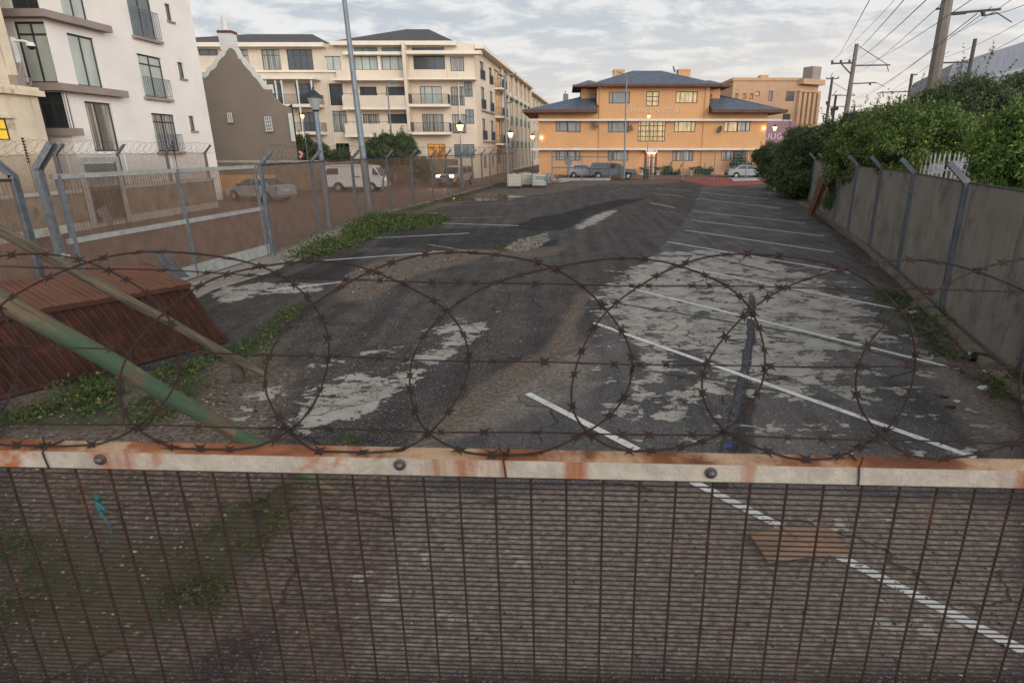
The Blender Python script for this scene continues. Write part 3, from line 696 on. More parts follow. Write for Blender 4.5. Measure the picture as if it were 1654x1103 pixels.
mb = MB(); mb.beam(tr-Nb*.03-D*.0, tl-Nb*.03, .07, .07); mb.beam(br-Nb*.03+Vector((0,0,.03)), bl2-Nb*.03+Vector((0,0,.03)), .06, .06); mb.beam(tr-D*.02, tr+Nb*1.5+Vector((0,0,.17))-D*.02, .06, .06); mb.build('frame', M['skip'], sk)
# fallen grey corrugated sheet behind the skip
M['grey_sheet'] = mat('grey_galvanised_sheet', (96,98,100), .5, .5, .3, 5, stain=((88,68,56),4,.55,.75))
q = [A(243,404,11.5), A(262,404,11.9), A(306,447,11.6), A(282,449,11.1)]
q = [Vector(p) for p in q]; mb = MB(); nn = (q[1]-q[0]).cross(q[3]-q[0]).normalized(); corr(mb, q[3], q[2], q[1], q[0], 5, .015, nn)
for i in range(len(mb.v)): pass
o = mb.build('corrugated_sheet', M['grey_sheet']); sm = o.modifiers.new('thick', 'SOLIDIFY'); sm.thickness = .004
tag(o, 'bent grey corrugated sheet propped behind the rusty skip', 'metal sheet')
# ================================================================ wing posts and mesh fences
def wing_post_mb(h, arm, w=.10, dpt=.07, t=.012):
    """local: +x is the side the arm leans to"""
    mb = MB()
    for (x0,x1,y0,y1) in ((-dpt/2,dpt/2,-w/2,-w/2+t),(-dpt/2,dpt/2,w/2-t,w/2),(-t/2,t/2,-w/2+t,w/2-t)): mb.box(x0,x1,y0,y1,0,h)
    c = .7071
    for (x0,x1,y0,y1) in ((-dpt/2,dpt/2,-w/2,-w/2+t),(-dpt/2,dpt/2,w/2-t,w/2),(-t/2,t/2,-w/2+t,w/2-t)):
        P = lambda x, y, z: (x*c+z*c, y, h-.02-x*c+z*c)
        mb.hexa([P(x0,y0,0),P(x1,y0,0),P(x1,y1,0),P(x0,y1,0),P(x0,y0,arm),P(x1,y0,arm),P(x1,y1,arm),P(x0,y1,arm)])
    return mb
def panel_mb(a, b, z0, z1, pv=.0762, ph=.0127, r=.0031):
    mb = MB(); a = Vector((a[0],a[1],0)); b = Vector((b[0],b[1],0)); L = (b-a).length; d = (b-a)/L; n = Vector((d.y,-d.x,0))
    def bar(p, q, rr):
        mb.beam(p, q, rr*2, rr*2)
    k = int(L/pv)
    for i in range(1, k):
        p = a+d*(i*L/k)+n*.004; bar(p+Vector((0,0,z0)), p+Vector((0,0,z1)), r)
    m = int((z1-z0)/ph)
    for j in range(m+1):
        z = z0+(z1-z0)*j/m; bar(a+Vector((0,0,z)), b+Vector((0,0,z)), r*.85)
    return mb
def coil_mb(path, rad, pitch, r=.003, n=12, blades=False, seed=0):
    rr = random.Random(seed); mb = MB(); pts = []
    ps = [Vector(p) for p in path]; seg = [(ps[i+1]-ps[i]).length for i in range(len(ps)-1)]; L = sum(seg); turns = int(L/pitch)
    N = turns*n; ph = 0
    for i in range(N+1):
        s = L*i/N; k = 0
        while k < len(seg)-1 and s > seg[k]: s -= seg[k]; k += 1
        d = (ps[k+1]-ps[k]).normalized(); p = ps[k]+d*s; nn = Vector((d.y,-d.x,0)); t = 2*math.pi*i/n
        w = 1+.12*math.sin(i*.37+seed)
        pts.append(p+nn*(rad*math.cos(t))*w+Vector((0,0,rad*math.sin(t)*w))+d*(pitch*.9*math.sin(t+.6)))
    mb.tube(pts, r, 4, cap=False)
    for i in range(0, len(pts)-1, 2 if blades else 3):
        p = pts[i]; q = pts[i+1]; dd = (q-p).normalized(); s_ = dd.orthogonal().normalized()*.014
        mb.face([p-dd*.012-s_, p+dd*.012+s_, p+dd*.012-s_, p-dd*.012+s_])
    return mb
# fence along the left of the lot
Lf = thing('mesh_fence', 'long brown mesh fence with angled galvanised posts between the lot and the brick road', 'fence', FENCE_L[0]+(0,))
def child_copy(src, parent, loc, rotz, name=None):
    c = src.copy(); C.objects.link(c); c.parent = parent; c.location = tuple(Vector(loc)-Vector(parent.location)); c.rotation_euler = (0,0,rotz); return c
pts = FENCE_L+[(left_x(FAR_Y), FAR_Y)]
post0 = None
for i, p in enumerate(pts):
    q = pts[min(i+1, len(pts)-1)]; q0 = pts[max(i-1, 0)]; d = math.atan2(q[1]-q0[1], q[0]-q0[0])
    if post0 is None:
        post0 = wing_post_mb(2.66, .55, .12, .085).build('post', M['galv_dull'], Lf, local=True); post0.location = (0,0,0); post0.rotation_euler = (0,0,d-R(90))
    else: child_copy(post0, Lf, p+(0,), d-R(90))
for i in range(len(pts)-1):
    a, b = pts[i], pts[i+1]
    panel_mb(a, b, .12, 2.62, r=.0026 if a[1] < 22 else .0021).build('mesh_panel', M['wire_brown'], Lf)
    mb = MB(); mb.beam(a+(2.63,), b+(2.63,), .03, .05); mb.build('top_cap', M['lamp_dark'], Lf)
    mb = MB(); mb.beam(a+(.0,), b+(.0,), .16, .24); mb.build('plinth', M['kerb'], Lf)
arm_off = .3
cp_ = [(p[0]+arm_off-.05, p[1], 2.95) for p in pts]
tag(coil_mb(cp_, .25, .34, .0032, 14, seed=2).build('razor_wire_coil', M['wire_dark']), 'long thin razor wire coil along the angled arms beside the brick road', 'razor wire')
# ---------------------------------------------------------------- sliding gate
gx0, gx1 = Vector(GATE[0]+(0,)), Vector((GATE[1][0], GATE[1][1]-.1, 0))
gt = thing('sliding_gate', 'galvanised sliding gate filled with brown mesh, behind the rusty skip', 'gate', tuple(gx0))
gd = (gx1-gx0).normalized(); L = (gx1-gx0).length
mb = MB(); mb.beam(gx0+Vector((0,0,2.60)), gx1+Vector((0,0,2.60)), .07, .09); mb.build('top_rail', M['pale_rail'], gt)
mb = MB(); mb.beam(gx0+Vector((0,0,1.42)), gx1+Vector((0,0,1.42)), .07, .10); mb.build('middle_rail', M['pale_rail'], gt)
mb = MB(); mb.beam(gx0+Vector((0,0,.22)), gx1+Vector((0,0,.22)), .08, .30); mb.build('bottom_rail', M['pale_rail'], gt)
gn = Vector((gd.y,-gd.x,0))
for s in (.02, .5, .985):
    p = gx0+gd*L*s+gn*.005; mb = MB(); mb.beam(p+Vector((0,0,.05)), p+Vector((0,0,2.63)), .075, .08, up=(0,1,0)); mb.build('stile', M['galv'], gt)
for s0_, s1_ in ((.02,.5),(.5,.985)):
    for z0_, z1_ in ((.38,1.37),(1.48,2.55)):
        panel_mb(gx0+gd*L*s0_, gx0+gd*L*s1_, z0_, z1_).build('mesh_panel', M['wire_brown'], gt)
# twin wing posts carrying the gate rollers
for k, (dx, dy) in enumerate(((-.22,-.10),(.06,-.42))):
    po = thing('gate_post', ['outer galvanised gate post with an angled arm, standing against the gate edge','inner galvanised gate post with an angled arm and roller bracket beside the skip'][k], 'post', (gx0.x+dx+.1, gx0.y+dy, 0), R(-8), 'twin posts at the end of the sliding gate')
    wing_post_mb(2.78, .60, .12, .10).build('upright', M['galv'], po, local=True)
    if k: mb = MB(); mb.box(-.32,.06,-.03,.03,1.18,1.27); mb.box(-.1,.1,-.09,.09,1.2,1.24); mb.build('roller_bracket', M['pale_rail'], po, local=True)
# fence carrying on past the gate towards the camera
ln = thing('mesh_fence', 'short end of brown mesh fence left of the twin gate posts', 'fence', (left_x(10.7), 10.7, 0))
a = (left_x(10.7)-.12, 10.7); b = (left_x(3.)-.9, 4.)
panel_mb(a, b, .1, 2.55).build('mesh_panel', M['wire_brown'], ln)
mb = MB(); mb.beam(a+(2.58,), b+(2.58,), .05, .05); mb.build('top_cap', M['lamp_dark'], ln)
wing_post_mb(2.66, .55, .12, .085).xf(Matrix.Translation((a[0],a[1],0)) @ Matrix.Rotation(R(180),4,'Z')).build('post', M['galv_dull'], ln)
# torn banner tied to the gate
q = [Vector(A(165,340,15.0)), Vector(A(180,334,15.0)), Vector(A(196,366,14.9)), Vector(A(184,365,14.9))]
M['banner'] = mat('white_torn_banner', (160,158,164), .8, 0, .1, 10, stain=((92,122,160),4,.6,.66))
gxx = lambda p: (gx0.x+(gx1.x-gx0.x)*(p.y-gx0.y)/(gx1.y-gx0.y)+.03)
def gate_pt(u, v):
    P = Plane(gx0.x+.06, gx0.y, gd.x, gd.y); s, z = P.uv(u, v); return Vector(P.p(s, z, .0))
mb = MB(); Q = [gate_pt(*q) for q in ((164,340),(180,332),(194,364),(184,365),(172,351))]
mb.face([q-Vector((.12,0,0)) for q in Q]); o = mb.build('torn_sign', M['banner']); o.modifiers.new('t', 'SOLIDIFY').thickness = .003
tag(o, 'torn white and blue sign remnant tied to the gate mesh', 'sign')
# ---------------------------------------------------------------- fence across the road, before the houses
M['wall_white'] = mat('dirty_white_plaster', (160,154,144), .85, 0, .15, 1.5, stain=((120,110,98),2,.55,.75))
M['wall_brown'] = mat('brown_plaster', (124,108,92), .9, 0, .2, 1.2, stain=((92,78,66),2,.5,.7))
bx = -19.5
END_ = 34.
bf = thing('boundary_wall', 'low brown wall with white coping and mesh above, across the brick road', 'wall', (bx, 25, 0))
MB().box(bx-.12, bx+.12, 2, END_, -.03, .28).build('base', M['wall_white'], bf)
MB().box(bx-.09, bx+.09, 2, END_, .28, 1.42).build('wall', M['wall_brown'], bf)
MB().box(bx-.14, bx+.14, 2, END_, 1.42, 1.56).build('coping', M['wall_white'], bf)
p0_ = None; yy = 4.
wp = None
while yy < END_:
    if wp is None:
        wp = wing_post_mb(2.9, .55, .11, .08).build('post', M['galv'], bf, local=True); wp.location = (.05, yy-25, 0)
    else: child_copy(wp, bf, (bx+.05, yy, 0), 0)
    yy += 3.3
y_ = 2.
for k in range(10): panel_mb((bx, y_+k*3.2), (bx, y_+k*3.2+3.15), 1.4, 2.88, r=.0024).build('mesh_panel', M['wire_brown'], bf)
tag(coil_mb([(bx+.25, 2, 3.12), (bx+.25, END_, 3.12)], .27, .42, .0042, 14, seed=4).build('razor_wire_coil', M['wire_dark']), 'razor wire coil along the mesh-topped wall in front of the white block', 'razor wire')
pg = thing('pedestrian_gate', 'pale grey framed pedestrian gate set in the wall across the road', 'gate', (bx+.2, 26, 0))
for y in (24.6, 26.6): mb = MB(); mb.box(bx+.16, bx+.30, y, y+.16, 0, 2.75); mb.build('gate_post', M['pale_rail'], pg)
mb = MB(); mb.box(bx+.17, bx+.29, 24.76, 26.6, 2.55, 2.75); mb.build('header', M['pale_rail'], pg)
panel_mb((bx+.24, 24.76), (bx+.24, 26.6), .2, 2.5).build('mesh_panel', M['wire_dark'], pg)
for (u, v, Y) in ((172,240,24.),(302,242,34.)):
    b = (bx+.4, Y*.86+2, 0); e = thing('electric_fence_stake', 'thin black electric fence stake standing '+{24.:'by the curtained glass door',34.:'below the right edge of the white block',38.:'before the left half of the gabled house',42.:'before the right half of the gabled house'}[Y], 'stake', (bx-.05, b[1], 1.4))
    mb = MB(); mb.tube([(0,0,0),(0,0,2.05)], .012, 6); mb.build('rod', M['black'], e, local=True)
    mb = MB()
    for k in range(9): mb.lathe([(.02,0),(.045,.02),(.045,.05),(.02,.07)], (0,0,1.2+k*.1), 8)
    mb.build('insulators', M['black'], e, local=True)
# ================================================================ ribbed wall on the right
M['ribbed'] = mat('ribbed_grey_panel', (128,122,114), .9, 0, .15, 1.1, .2, 60, stain=((88,83,77),1.3,.5,.75), streak=((98,90,82),.55,.75))
rw = thing('boundary_wall', 'grey-brown ribbed panel wall with angled galvanised posts along the right of the lot', 'wall', WALL_B[1]+(0,))
wb = [ (w0[0]-sl*(w0[1]-3.8)-.0, 3.8) ]+WALL_B+[(WALL_B[-1][0]+1.6, WALL_B[-1][1]+5.2),(WALL_B[-1][0]+3.2, WALL_B[-1][1]+10)]
ps = None
for i, p in enumerate(wb):
    q = wb[min(i+1, len(wb)-1)]; q0 = wb[max(i-1, 0)]; d = math.atan2(q[1]-q0[1], q[0]-q0[0])
    if ps is None:
        ps = wing_post_mb(2.52, .5, .13, .10).build('post', M['galv_dull'], rw, local=True); ps.location = tuple(Vector(p+(0,))-Vector(rw.location)); ps.rotation_euler = (0,0,d+R(90))
    else: child_copy(ps, rw, p+(0,), d+R(90))
for i in range(len(wb)-1):
    a, b = Vector(wb[i]+(0,)), Vector(wb[i+1]+(0,)); d = (b-a).normalized(); nn = Vector((d.y,-d.x,0)); a = a+nn*.05; b = b+nn*.05
    hh = 2.46+.03*random.random(); mb = MB(); L = (b-a).length; N = int(L/.0762)
    prof = []
    for k in range(N):
        for (f_, o__) in ((0,0),(.35,0),(.45,.024),(.9,.024)): prof.append((L*(k+f_)/N, -o__))
    prof.append((L, 0))
    for j in range(len(prof)-1):
        (s0_, o0), (s1_, o1) = prof[j], prof[j+1]; P = lambda s, o, z: a+d*s+nn*(o)+Vector((0,0,z))
        mb.face([P(s0_,o0,0), P(s1_,o1,0), P(s1_,o1,hh), P(s0_,o0,hh)])
    mb.hexa([a+nn*.01, b+nn*.01, b+nn*.07, a+nn*.07, a+nn*.01+Vector((0,0,hh)), b+nn*.01+Vector((0,0,hh)), b+nn*.07+Vector((0,0,hh)), a+nn*.07+Vector((0,0,hh))])
    mb.build('panel', M['ribbed'], rw)
    mb = MB(); mb.beam(a+Vector((0,0,hh+.012)), b+Vector((0,0,hh+.012)), .07, .025); mb.build('top_cap', M['lamp_dark'], rw)
# white palisade behind the wall
M['pal'] = mat('white_palisade', (176,174,168), .7, 0, .15, 4, stain=((120,92,72),6,.62,.75))
pf = thing('palisade_fence', 'white spiked palisade fence showing above the ribbed wall below the bushes', 'fence', (10.8, 14, 0))
pa, pb_ = Vector((A(1486,280,18.6)[0], 18.6, 0)), Vector((A(1600,280,17.0)[0], 17.0, 0)); dd = (pb_-pa).normalized(); L = (pb_-pa).length
mb = MB(); k = 0
while k*.125 < L:
    p = pa+dd*k*.125; lean = dd*random.gauss(0,.012)
    mb.beam(p+Vector((0,0,.2)), p+lean+Vector((0,0,2.92)), .062, .02, up=(dd.x,dd.y,0)); mb.face([p+lean+dd*-.025+Vector((0,0,2.92)), p+lean+dd*.025+Vector((0,0,2.92)), p+lean+Vector((0,0,3.02))]); k += 1
mb.build('pales', M['pal'], pf)
mb = MB()
for z in (.6, 2.5): mb.beam(pa+Vector((.03,0,z)), pb_+Vector((.03,0,z)), .05, .05)
mb.build('rails', M['pal'], pf)
# two planks leaning on the wall
M['plank'] = wood_mat('reddish_plank', (104,72,54), (140,104,80)); M['plank2'] = wood_mat('ochre_plank', (128,88,52), (158,118,78))
def plank(b0, t0, Yb, Yt, w, m, lb):
    gb = G(*b0); tp = A(t0[0], t0[1], Yt); o = MB().box(-w/2,w/2,-.02,.02,0,1).build('plank', m); p0 = Vector(gb+(.02,)); p1 = Vector(tp)
    L = (p1-p0).length; me = o.data
    for v_ in me.vertices: v_.co.z *= L
    o.location = p0; z = (p1-p0).normalized(); y = Vector((-.75,-.66,0)); y = (y-z*y.dot(z)).normalized(); x = y.cross(z); o.rotation_euler = Matrix((x,y,z)).transposed().to_euler(); tag(o, lb, 'plank')
plank((1307,348),(1328,289),0,25.6,.28,M['plank'],'wider reddish-brown plank leaning against the ribbed wall')
plank((1313,349),(1333,297),0,25.9,.16,M['plank2'],'narrow ochre plank behind the wider plank leaning on the wall')
# ================================================================ buildings
def wall_mesh(mb, P, s0, s1, z0, z1, ops, reveal=.14, mi=0):
    S_ = sorted(set([s0, s1]+[min(max(q, s0), s1) for o in ops for q in o[:2]])); Z_ = sorted(set([z0, z1]+[min(max(q, z0), z1) for o in ops for q in o[2:4]]))
    for i in range(len(S_)-1):
        for j in range(len(Z_)-1):
            a, b, c, d = S_[i], S_[i+1], Z_[j], Z_[j+1]; m, n = (a+b)/2, (c+d)/2
            if any(o[0] < m < o[1] and o[2] < n < o[3] for o in ops): continue
            mb.face([P.p(a,c), P.p(b,c), P.p(b,d), P.p(a,d)], mi)
    for o in ops:
        a, b, c, d = o[:4]; r = -reveal
        for q in (((a,c),(a,d)),((b,d),(b,c)),((a,d),(b,d)),((b,c),(a,c))):
            (p0, p1) = q; mb.face([P.p(*p0), P.p(*p1), P.p(p1[0],p1[1],r), P.p(p0[0],p0[1],r)], mi)
def window(P, rc, parent, frame, pane, cols=(.5,), rows=(), fw=.05, inset=.10, name='window', sill=None, pane2=None):
    a, b, c, d = rc; mb = MB(); o0, o1 = -inset-.03, -inset+.03
    mb.pbox(P,a,b,c,c+fw,o0,o1); mb.pbox(P,a,b,d-fw,d,o0,o1); mb.pbox(P,a,a+fw,c+fw,d-fw,o0,o1); mb.pbox(P,b-fw,b,c+fw,d-fw,o0,o1)
    for t in cols: s = a+(b-a)*t; mb.pbox(P,s-fw/2,s+fw/2,c+fw,d-fw,o0+.004,o1-.004)
    for t in rows: z = c+(d-c)*t; mb.pbox(P,a+fw,b-fw,z-fw/2,z+fw/2,o0+.008,o1-.008)
    w = mb.build(name, frame, parent)
    m2 = MB(); m2.pbox(P,a+fw*.5,b-fw*.5,c+fw*.5,d-fw*.5,-inset-.015,-inset-.003); m2.build('pane', pane, w)
    if sill: m3 = MB(); m3.pbox(P,a-.08,b+.08,c-.10,c-.003,-.02,.10); m3.build('sill', sill, w)
    return w
def railing(P, a, b, z0, z1, o, parent, m, ret=True, gap=.11, back=0.):
    mb = MB(); mb.pbox(P,a,b,z1-.04,z1,o-.02,o+.02); mb.pbox(P,a,b,z0,z0+.03,o-.015,o+.015)
    n = max(2, int((b-a)/gap))
    for i in range(n+1): s = a+(b-a)*i/n; mb.pbox(P,s-.009,s+.009,z0,z1,o-.01,o+.01)
    if ret and o > .2:
        for s in (a, b): mb.pbox(P,s-.02,s+.02,z1-.04,z1,back,o); [mb.pbox(P,s-.01,s+.01,z0,z1,q-.009,q+.009) for q in np.arange(back+.1,o,.13)]
    return mb.build('railing', m, parent)
def slab(P, a, b, z0, z1, o0, o1, parent, m, name): mb = MB(); mb.pbox(P,a,b,z0,z1,o0,o1); return mb.build(name, m, parent)
M['cream'] = mat('cream_plaster', (206,190,170), .9, 0, .10, .5, .15, 30, streak=((190,168,146),.6,.82))
M['cream_trim'] = mat('pale_cream_trim', (218,207,190), .85, 0, .06, 1)
M['roof_grey'] = mat('dark_grey_tile_roof', (84,82,82), .8, 0, .2, 1.5, .4, 8, streak=((70,68,68),.5,.7))
M['white_wall'] = mat('white_plaster', (224,216,208), .9, 0, .06, .5, .15, 40, streak=((204,196,188),.6,.8))
M['ledge'] = mat('taupe_ledge', (142,128,120), .85, 0, .1, 1)
M['beige'] = mat('old_beige_plaster', (210,194,168), .92, 0, .15, .8, .4, 30, stain=((132,120,102),1.1,.56,.75), streak=((150,132,108),.55,.78))
M['taupe'] = mat('taupe_plaster', (126,114,102), .9, 0, .06, .6, .15, 40)
M['orange'] = mat('orange_plaster', (194,148,104), .9, 0, .08, .5, .2, 40, streak=((176,130,88),.58,.8))
M['salmon'] = mat('salmon_plaster', (184,148,116), .9, 0, .1, .4, .2, 30, stain=((160,112,88),.6,.6,.8))
M['slate'] = mat('blue_grey_metal_roof', (106,114,127), .5, .2, .12, .6, 0, streak=((74,80,92),.45,.6))
M['pink'] = mat('pink_plaster', (146,114,122), .9, 0, .1, .6)
M['soffit'] = mat('dark_soffit', (92,62,50), .8)
M['green_trim'] = mat('green_gallery_panel', (98,118,102), .8, 0, .1, 1)
FR = M['dark_frame']
# ---------------------------------------------------------------- cream apartment block
def z2(x, y): return (300+x/4.797, 30+y/4.797)
def z3(x, y): return (540+x/4.086, 40+y/4.086)
YA = 68.
PA = Plane(0, YA, 1, 0)
ap = thing('apartment_block', 'large cream four-storey apartment block with balconies and grey hipped roofs', 'building', (-20, YA, 0))
def r2(x0,y0,x1,y1): return PA.rect(*z2(x0,y0), *z2(x1,y1))
def r3(x0,y0,x1,y1): return PA.rect(*z3(x0,y0), *z3(x1,y1))
sL = PA.uv(300, 200)[0]-6; sM = r3(478,300,500,301)[0]; sR = -9.45
zE = r3(0,125,10,130)[3]; z4b = r3(130,300,285,302)[2]
ops = []; wins = []
def W(rc, pane, cols=(.5,), rows=(), **k): ops.append(rc); wins.append((rc, pane, cols, rows, k))
W(r2(405,240,490,405), 'gl_curt', (.45,), (.72,)); W(r2(592,240,735,403), 'gl_curt', (.33,.66), (.72,)); W(r2(788,240,985,403), 'gl_dark', (.25,.5,.75), (.7,)); W(r2(1082,293,1200,402), 'gl_blind_sky', (.5,))
W(r2(100,240,250,290), 'gl_dark')
W(r2(620,505,760,668), 'gl_dark', (.5,), (.75,)); W(r2(855,505,1000,668), 'gl_dark', (.33,.66), (.75,)); W(r2(1105,505,1220,675), 'gl_dark', (.5,), (.8,))
W(r2(885,725,1030,878), 'gl_dark', (.5,)); W(r2(1135,717,1250,880), 'gl_curt', (.5,), (.8,)); W(r2(640,725,790,878), 'gl_dark', (.5,))
W(r2(925,965,1055,1075), 'gl_dark', (.33,.66), (.7,)); W(r2(1168,968,1270,1090), 'gl_grey', (.5,), (.7,))
for x0,x1 in ((130,285),(312,478)): W(r3(x0,208,x1,300), 'gl_blind_sky', (.33,.66)); W(r3(x0,152,x1,184), 'gl_grey', (.33,.66))
W(r3(522,205,730,297), 'gl_dark', (.33,.66)); W(r3(512,152,725,180), 'gl_dark', (.33,.66)); W(r3(766,213,856,308), 'gl_curt', (.5,))
for y0,y1,y2,y3,i in ((410,475,408,528,0),(590,657,590,708,1)):
    W(r3(168+20*i,y0,280+18*i,y1), 'gl_dark' if i == 0 else 'gl_curt', (.33,.66)); W(r3(342+12*i,y0,472+18*i,y1), 'gl_dark', (.25,.5,.75))
    W(r3(568+14*i,y2,710+12*i,y3), 'gl_blind_sky' if i == 0 else 'gl_curt', (.2,.55)); W(r3(770+10*i,y2+2,858+10*i,y3+6), 'gl_curt', (.5,))
W(r3(858,378,912,478), 'gl_grey', (.5,), (.5,)); W(r3(866,560,922,656), 'gl_grey', (.5,), (.5,))
W(r3(12,785,102,880), 'gl_curt', (.5,)); W(r3(225,785,300,880), 'gl_grey', (.5,)); W(r3(617,788,735,890), 'gl_lit', (.33,.66), (.75,)); W(r3(792,790,925,880), 'gl_grey', (.33,.66)); W(r3(360,785,470,880),'gl_dark',(.5,))
mb = MB(); wall_mesh(mb, PA, sL, sR, -.1, zE-.05, ops)
DS = Vector((.0675, .9977, 0)).normalized()
P0 = Vector((sR, YA, 0)); BD = 16
mb.build('front_wall', M['cream'], ap)
for rc, pane, cols, rows, k in wins: window(PA, rc, ap, FR, M[pane], cols, rows, .06, .10, **k)
# storey bands, parapets, slabs, pilaster
CT = M['cream_trim']
a = r2(495,405,1250,415); slab(PA, a[0]-20, sM, a[2]-.05, a[2]+.15, 0, .25, ap, CT, 'cornice')
a = r2(540,468,1052,486); slab(PA, a[0]-6, a[1], a[2], a[3], .003, 1.9, ap, CT, 'canopy')
a = r2(0,200,1085,228); a2 = r3(0,125,790,140)
for q in ((r2(690,598,1072,668), r2(740,672,1080,695)), (r2(700,810,1095,875), r2(700,880,1100,903))):
    slab(PA, q[1][0]-4.5, q[1][1], q[1][2], q[1][3], .003, 1.7, ap, CT, 'balcony_slab'); railing(PA, q[0][0]-4, q[0][1], q[1][3], q[0][3], 1.66, ap, FR, gap=.09)
for x0,x1,y0,y1 in ((672,700,480,690),(905,978,480,1010),(742,775,490,680),(787,822,490,690),(1016,1075,490,960)):
    p = PA.uv(*z2((x0+x1)/2,(y0+y1)/2)); zt_, zb_ = PA.uv(*z2(x0,y0))[1], PA.uv(*z2(x1,y1))[1]
    mb = MB(); c = PA.p(p[0],0,1.6); mb.tube([(c[0],c[1],zb_ if y1 < 900 else 0),(c[0],c[1],zt_)], .09, 8); mb.build('column', M['white_paint'], ap)
for y0,y1 in ((475,550),(657,728)):
    k = 15 if y0 > 600 else 0
    a = r3(82+k,y0,492+k,y1); slab(PA, a[0], sM-.02, a[2], a[3], .003, 1.3, ap, M['cream'], 'balcony_parapet'); slab(PA, a[0]-.05, sM-.03, a[2]-.25, a[2]-.003, .003, 1.36, ap, CT, 'balcony_slab')
    mb = MB(); mb.pbox(PA, a[0]+.05, sM-.05, a[3]+.16, a[3]+.20, 1.2, 1.24); [mb.pbox(PA, s, s+.04, a[3]+.003, a[3]+.16, 1.2, 1.24) for s in np.arange(a[0]+.05, sM-.2, .9)]; mb.build('handrail', FR, ap)
for k, (ry, sy) in enumerate(((465,530),(650,710))):
    a = r3(512+12*k,ry,765+10*k,sy); b = r3(515+8*k,sy,772+6*k,sy+18); slab(PA, sM+.3, b[1], b[2], b[3], .003, 1.5, ap, CT, 'balcony_slab'); railing(PA, sM+.35, a[1], b[3], a[3], 1.45, ap, FR)
    w_ = r3(770+10*k,470+185*k,858+10*k,534+182*k); railing(PA, w_[0], w_[1], w_[2], w_[3], .08, ap, FR, ret=False)
a = r3(85,303,480,363); slab(PA, a[0]-1, sM-.05, a[2], a[3], .003, .45, ap, M['cream'], 'parapet_band'); slab(PA, a[0]-1.2, sM-.04, a[2]-.22, a[2]-.003, .003, 1.4, ap, CT, 'canopy')
a = r3(505,300,745,350); slab(PA, sM+.3, a[1], a[2], a[3], .003, .4, ap, M['cream'], 'parapet_band')
a = r3(505,350,940,372); slab(PA, sM+.3, sR+.3, a[2], a[3]-.1, .003, 1.3, ap, CT, 'canopy')
a = r3(75,187,480,207); slab(PA, a[0], sM-.05, a[2], a[3], .003, .9, ap, CT, 'sunshade'); a = r3(502,182,968,204); slab(PA, sM+.3, sR+.9, a[2], a[3], .004, 1.1, ap, CT, 'sunshade')
a = r3(474,138,503,725); slab(PA, sM-.0, sM+.3, a[2], zE-.06, .003, 1.5, ap, M['cream'], 'pilaster'); slab(PA, sM+.02, sM+.28, 0, a[2]-.003, .003, .4, ap, M['cream'], 'pilaster')
a = r3(292,205,310,300); slab(PA, a[0], a[1], a[2], a[3], .003, .3, ap, CT, 'mullion_pier')
# side wall along the cross street, in three stretches
PS = Plane(P0.x, P0.y, DS.x, DS.y); PS.n = (DS.y, -DS.x)
def z5(x, y): return (760+x/5.2545, 90+y/5.2545)
def rs(x0,y0,x1,y1,yb=None):
    """window on the raking side wall: x range at its middle, y range"""
    return PS.rect(*z3(x0,y0), *z3(x1,y1))
sops = []; swin = []
def sW(rc, pane, cols=(), rows=()):
    sops.append(rc); swin.append((rc, pane, cols, rows))
sA = PS.uv(*z3(1052,400))[0]
fl = [(.9,2.3),(4.05,6.3),(7.35,9.6),(10.4,12.2)]
w1_ = [PS.uv(*z3(962,300))[0], PS.uv(*z3(988,300))[0]]; w2_ = [PS.uv(*z3(1022,350))[0], PS.uv(*z3(1043,350))[0]]
for c, d in fl:
    for w_ in (w1_, w2_): sW((w_[0], w_[1], c, d), 'gl_dark' if c > 1 else 'gl_grey')
sB = PS.uv(*z3(1095,400))[0]; sC = PS.uv(*z3(1282,520))[0]; sD = PS.uv(880, 167)[0]
for c, d in ((1.2,3.0),(4.0,6.4),(7.3,9.7),(10.3,12.4)): sW((sA+.6, sB-.5, c, d), 'gl_lit' if c > 3 else 'gl_dark')
NB = 6
for i in range(NB):
    a0 = sB+(sC-sB)*(i+.16)/NB; a1 = sB+(sC-sB)*(i+.84)/NB
    for j, (c, d) in enumerate(((.3,3.0),(4.3,6.4),(7.5,9.7),(10.7,12.1))): sW((a0, a1, c, d), ['gl_dark','gl_grey','gl_grey','gl_litpale'][j] if (i*7+j*3) % 5 else 'gl_lit', (.5,))
for i in range(5):
    a0 = sC+(sD-sC)*(i+.3)/5; a1 = sC+(sD-sC)*(i+.62)/5
    for c, d in ((1,2.6),(4.2,6.3),(7.4,9.5),(10.2,12.)): sW((a0, a1, c, d), 'gl_dark')
mb = MB(); wall_mesh(mb, PS, 0, sD, -.1, zE-.05, sops, .2); mb.build('side_wall', M['cream'], ap)
for rc, pane, cols, rows in swin: window(PS, rc, ap, FR, M[pane], cols, rows, .06, .16)
for i in range(2):
    w_ = (w1_, w2_)[i]
    for c, d in fl[1:]: railing(PS, w_[0]-.1, w_[1]+.1, c, c+1.0, .1, ap, FR, ret=False)
for c in (3.9, 7.2): slab(PS, w1_[0]-.2, w2_[1]+.3, c-.15, c-.003, .003, .2, ap, M['ledge'], 'ledge')
for c in (3.2, 6.45, 9.75): slab(PS, sA+.4, sB-.3, c+.3, c+.5, .003, 1.0, ap, CT, 'balcony_slab'); railing(PS, sA+.45, sB-.35, c+.5, c+1.5, .95, ap, FR)
for c, m_ in ((3.15,'green_trim'),(6.5,'green_trim')):
    for i in range(NB):
        a0 = sB+(sC-sB)*(i+.14)/NB; a1 = sB+(sC-sB)*(i+.86)/NB; slab(PS, a0, a1, c, c+1.05, .003, .18, ap, M[m_], 'gallery_panel')
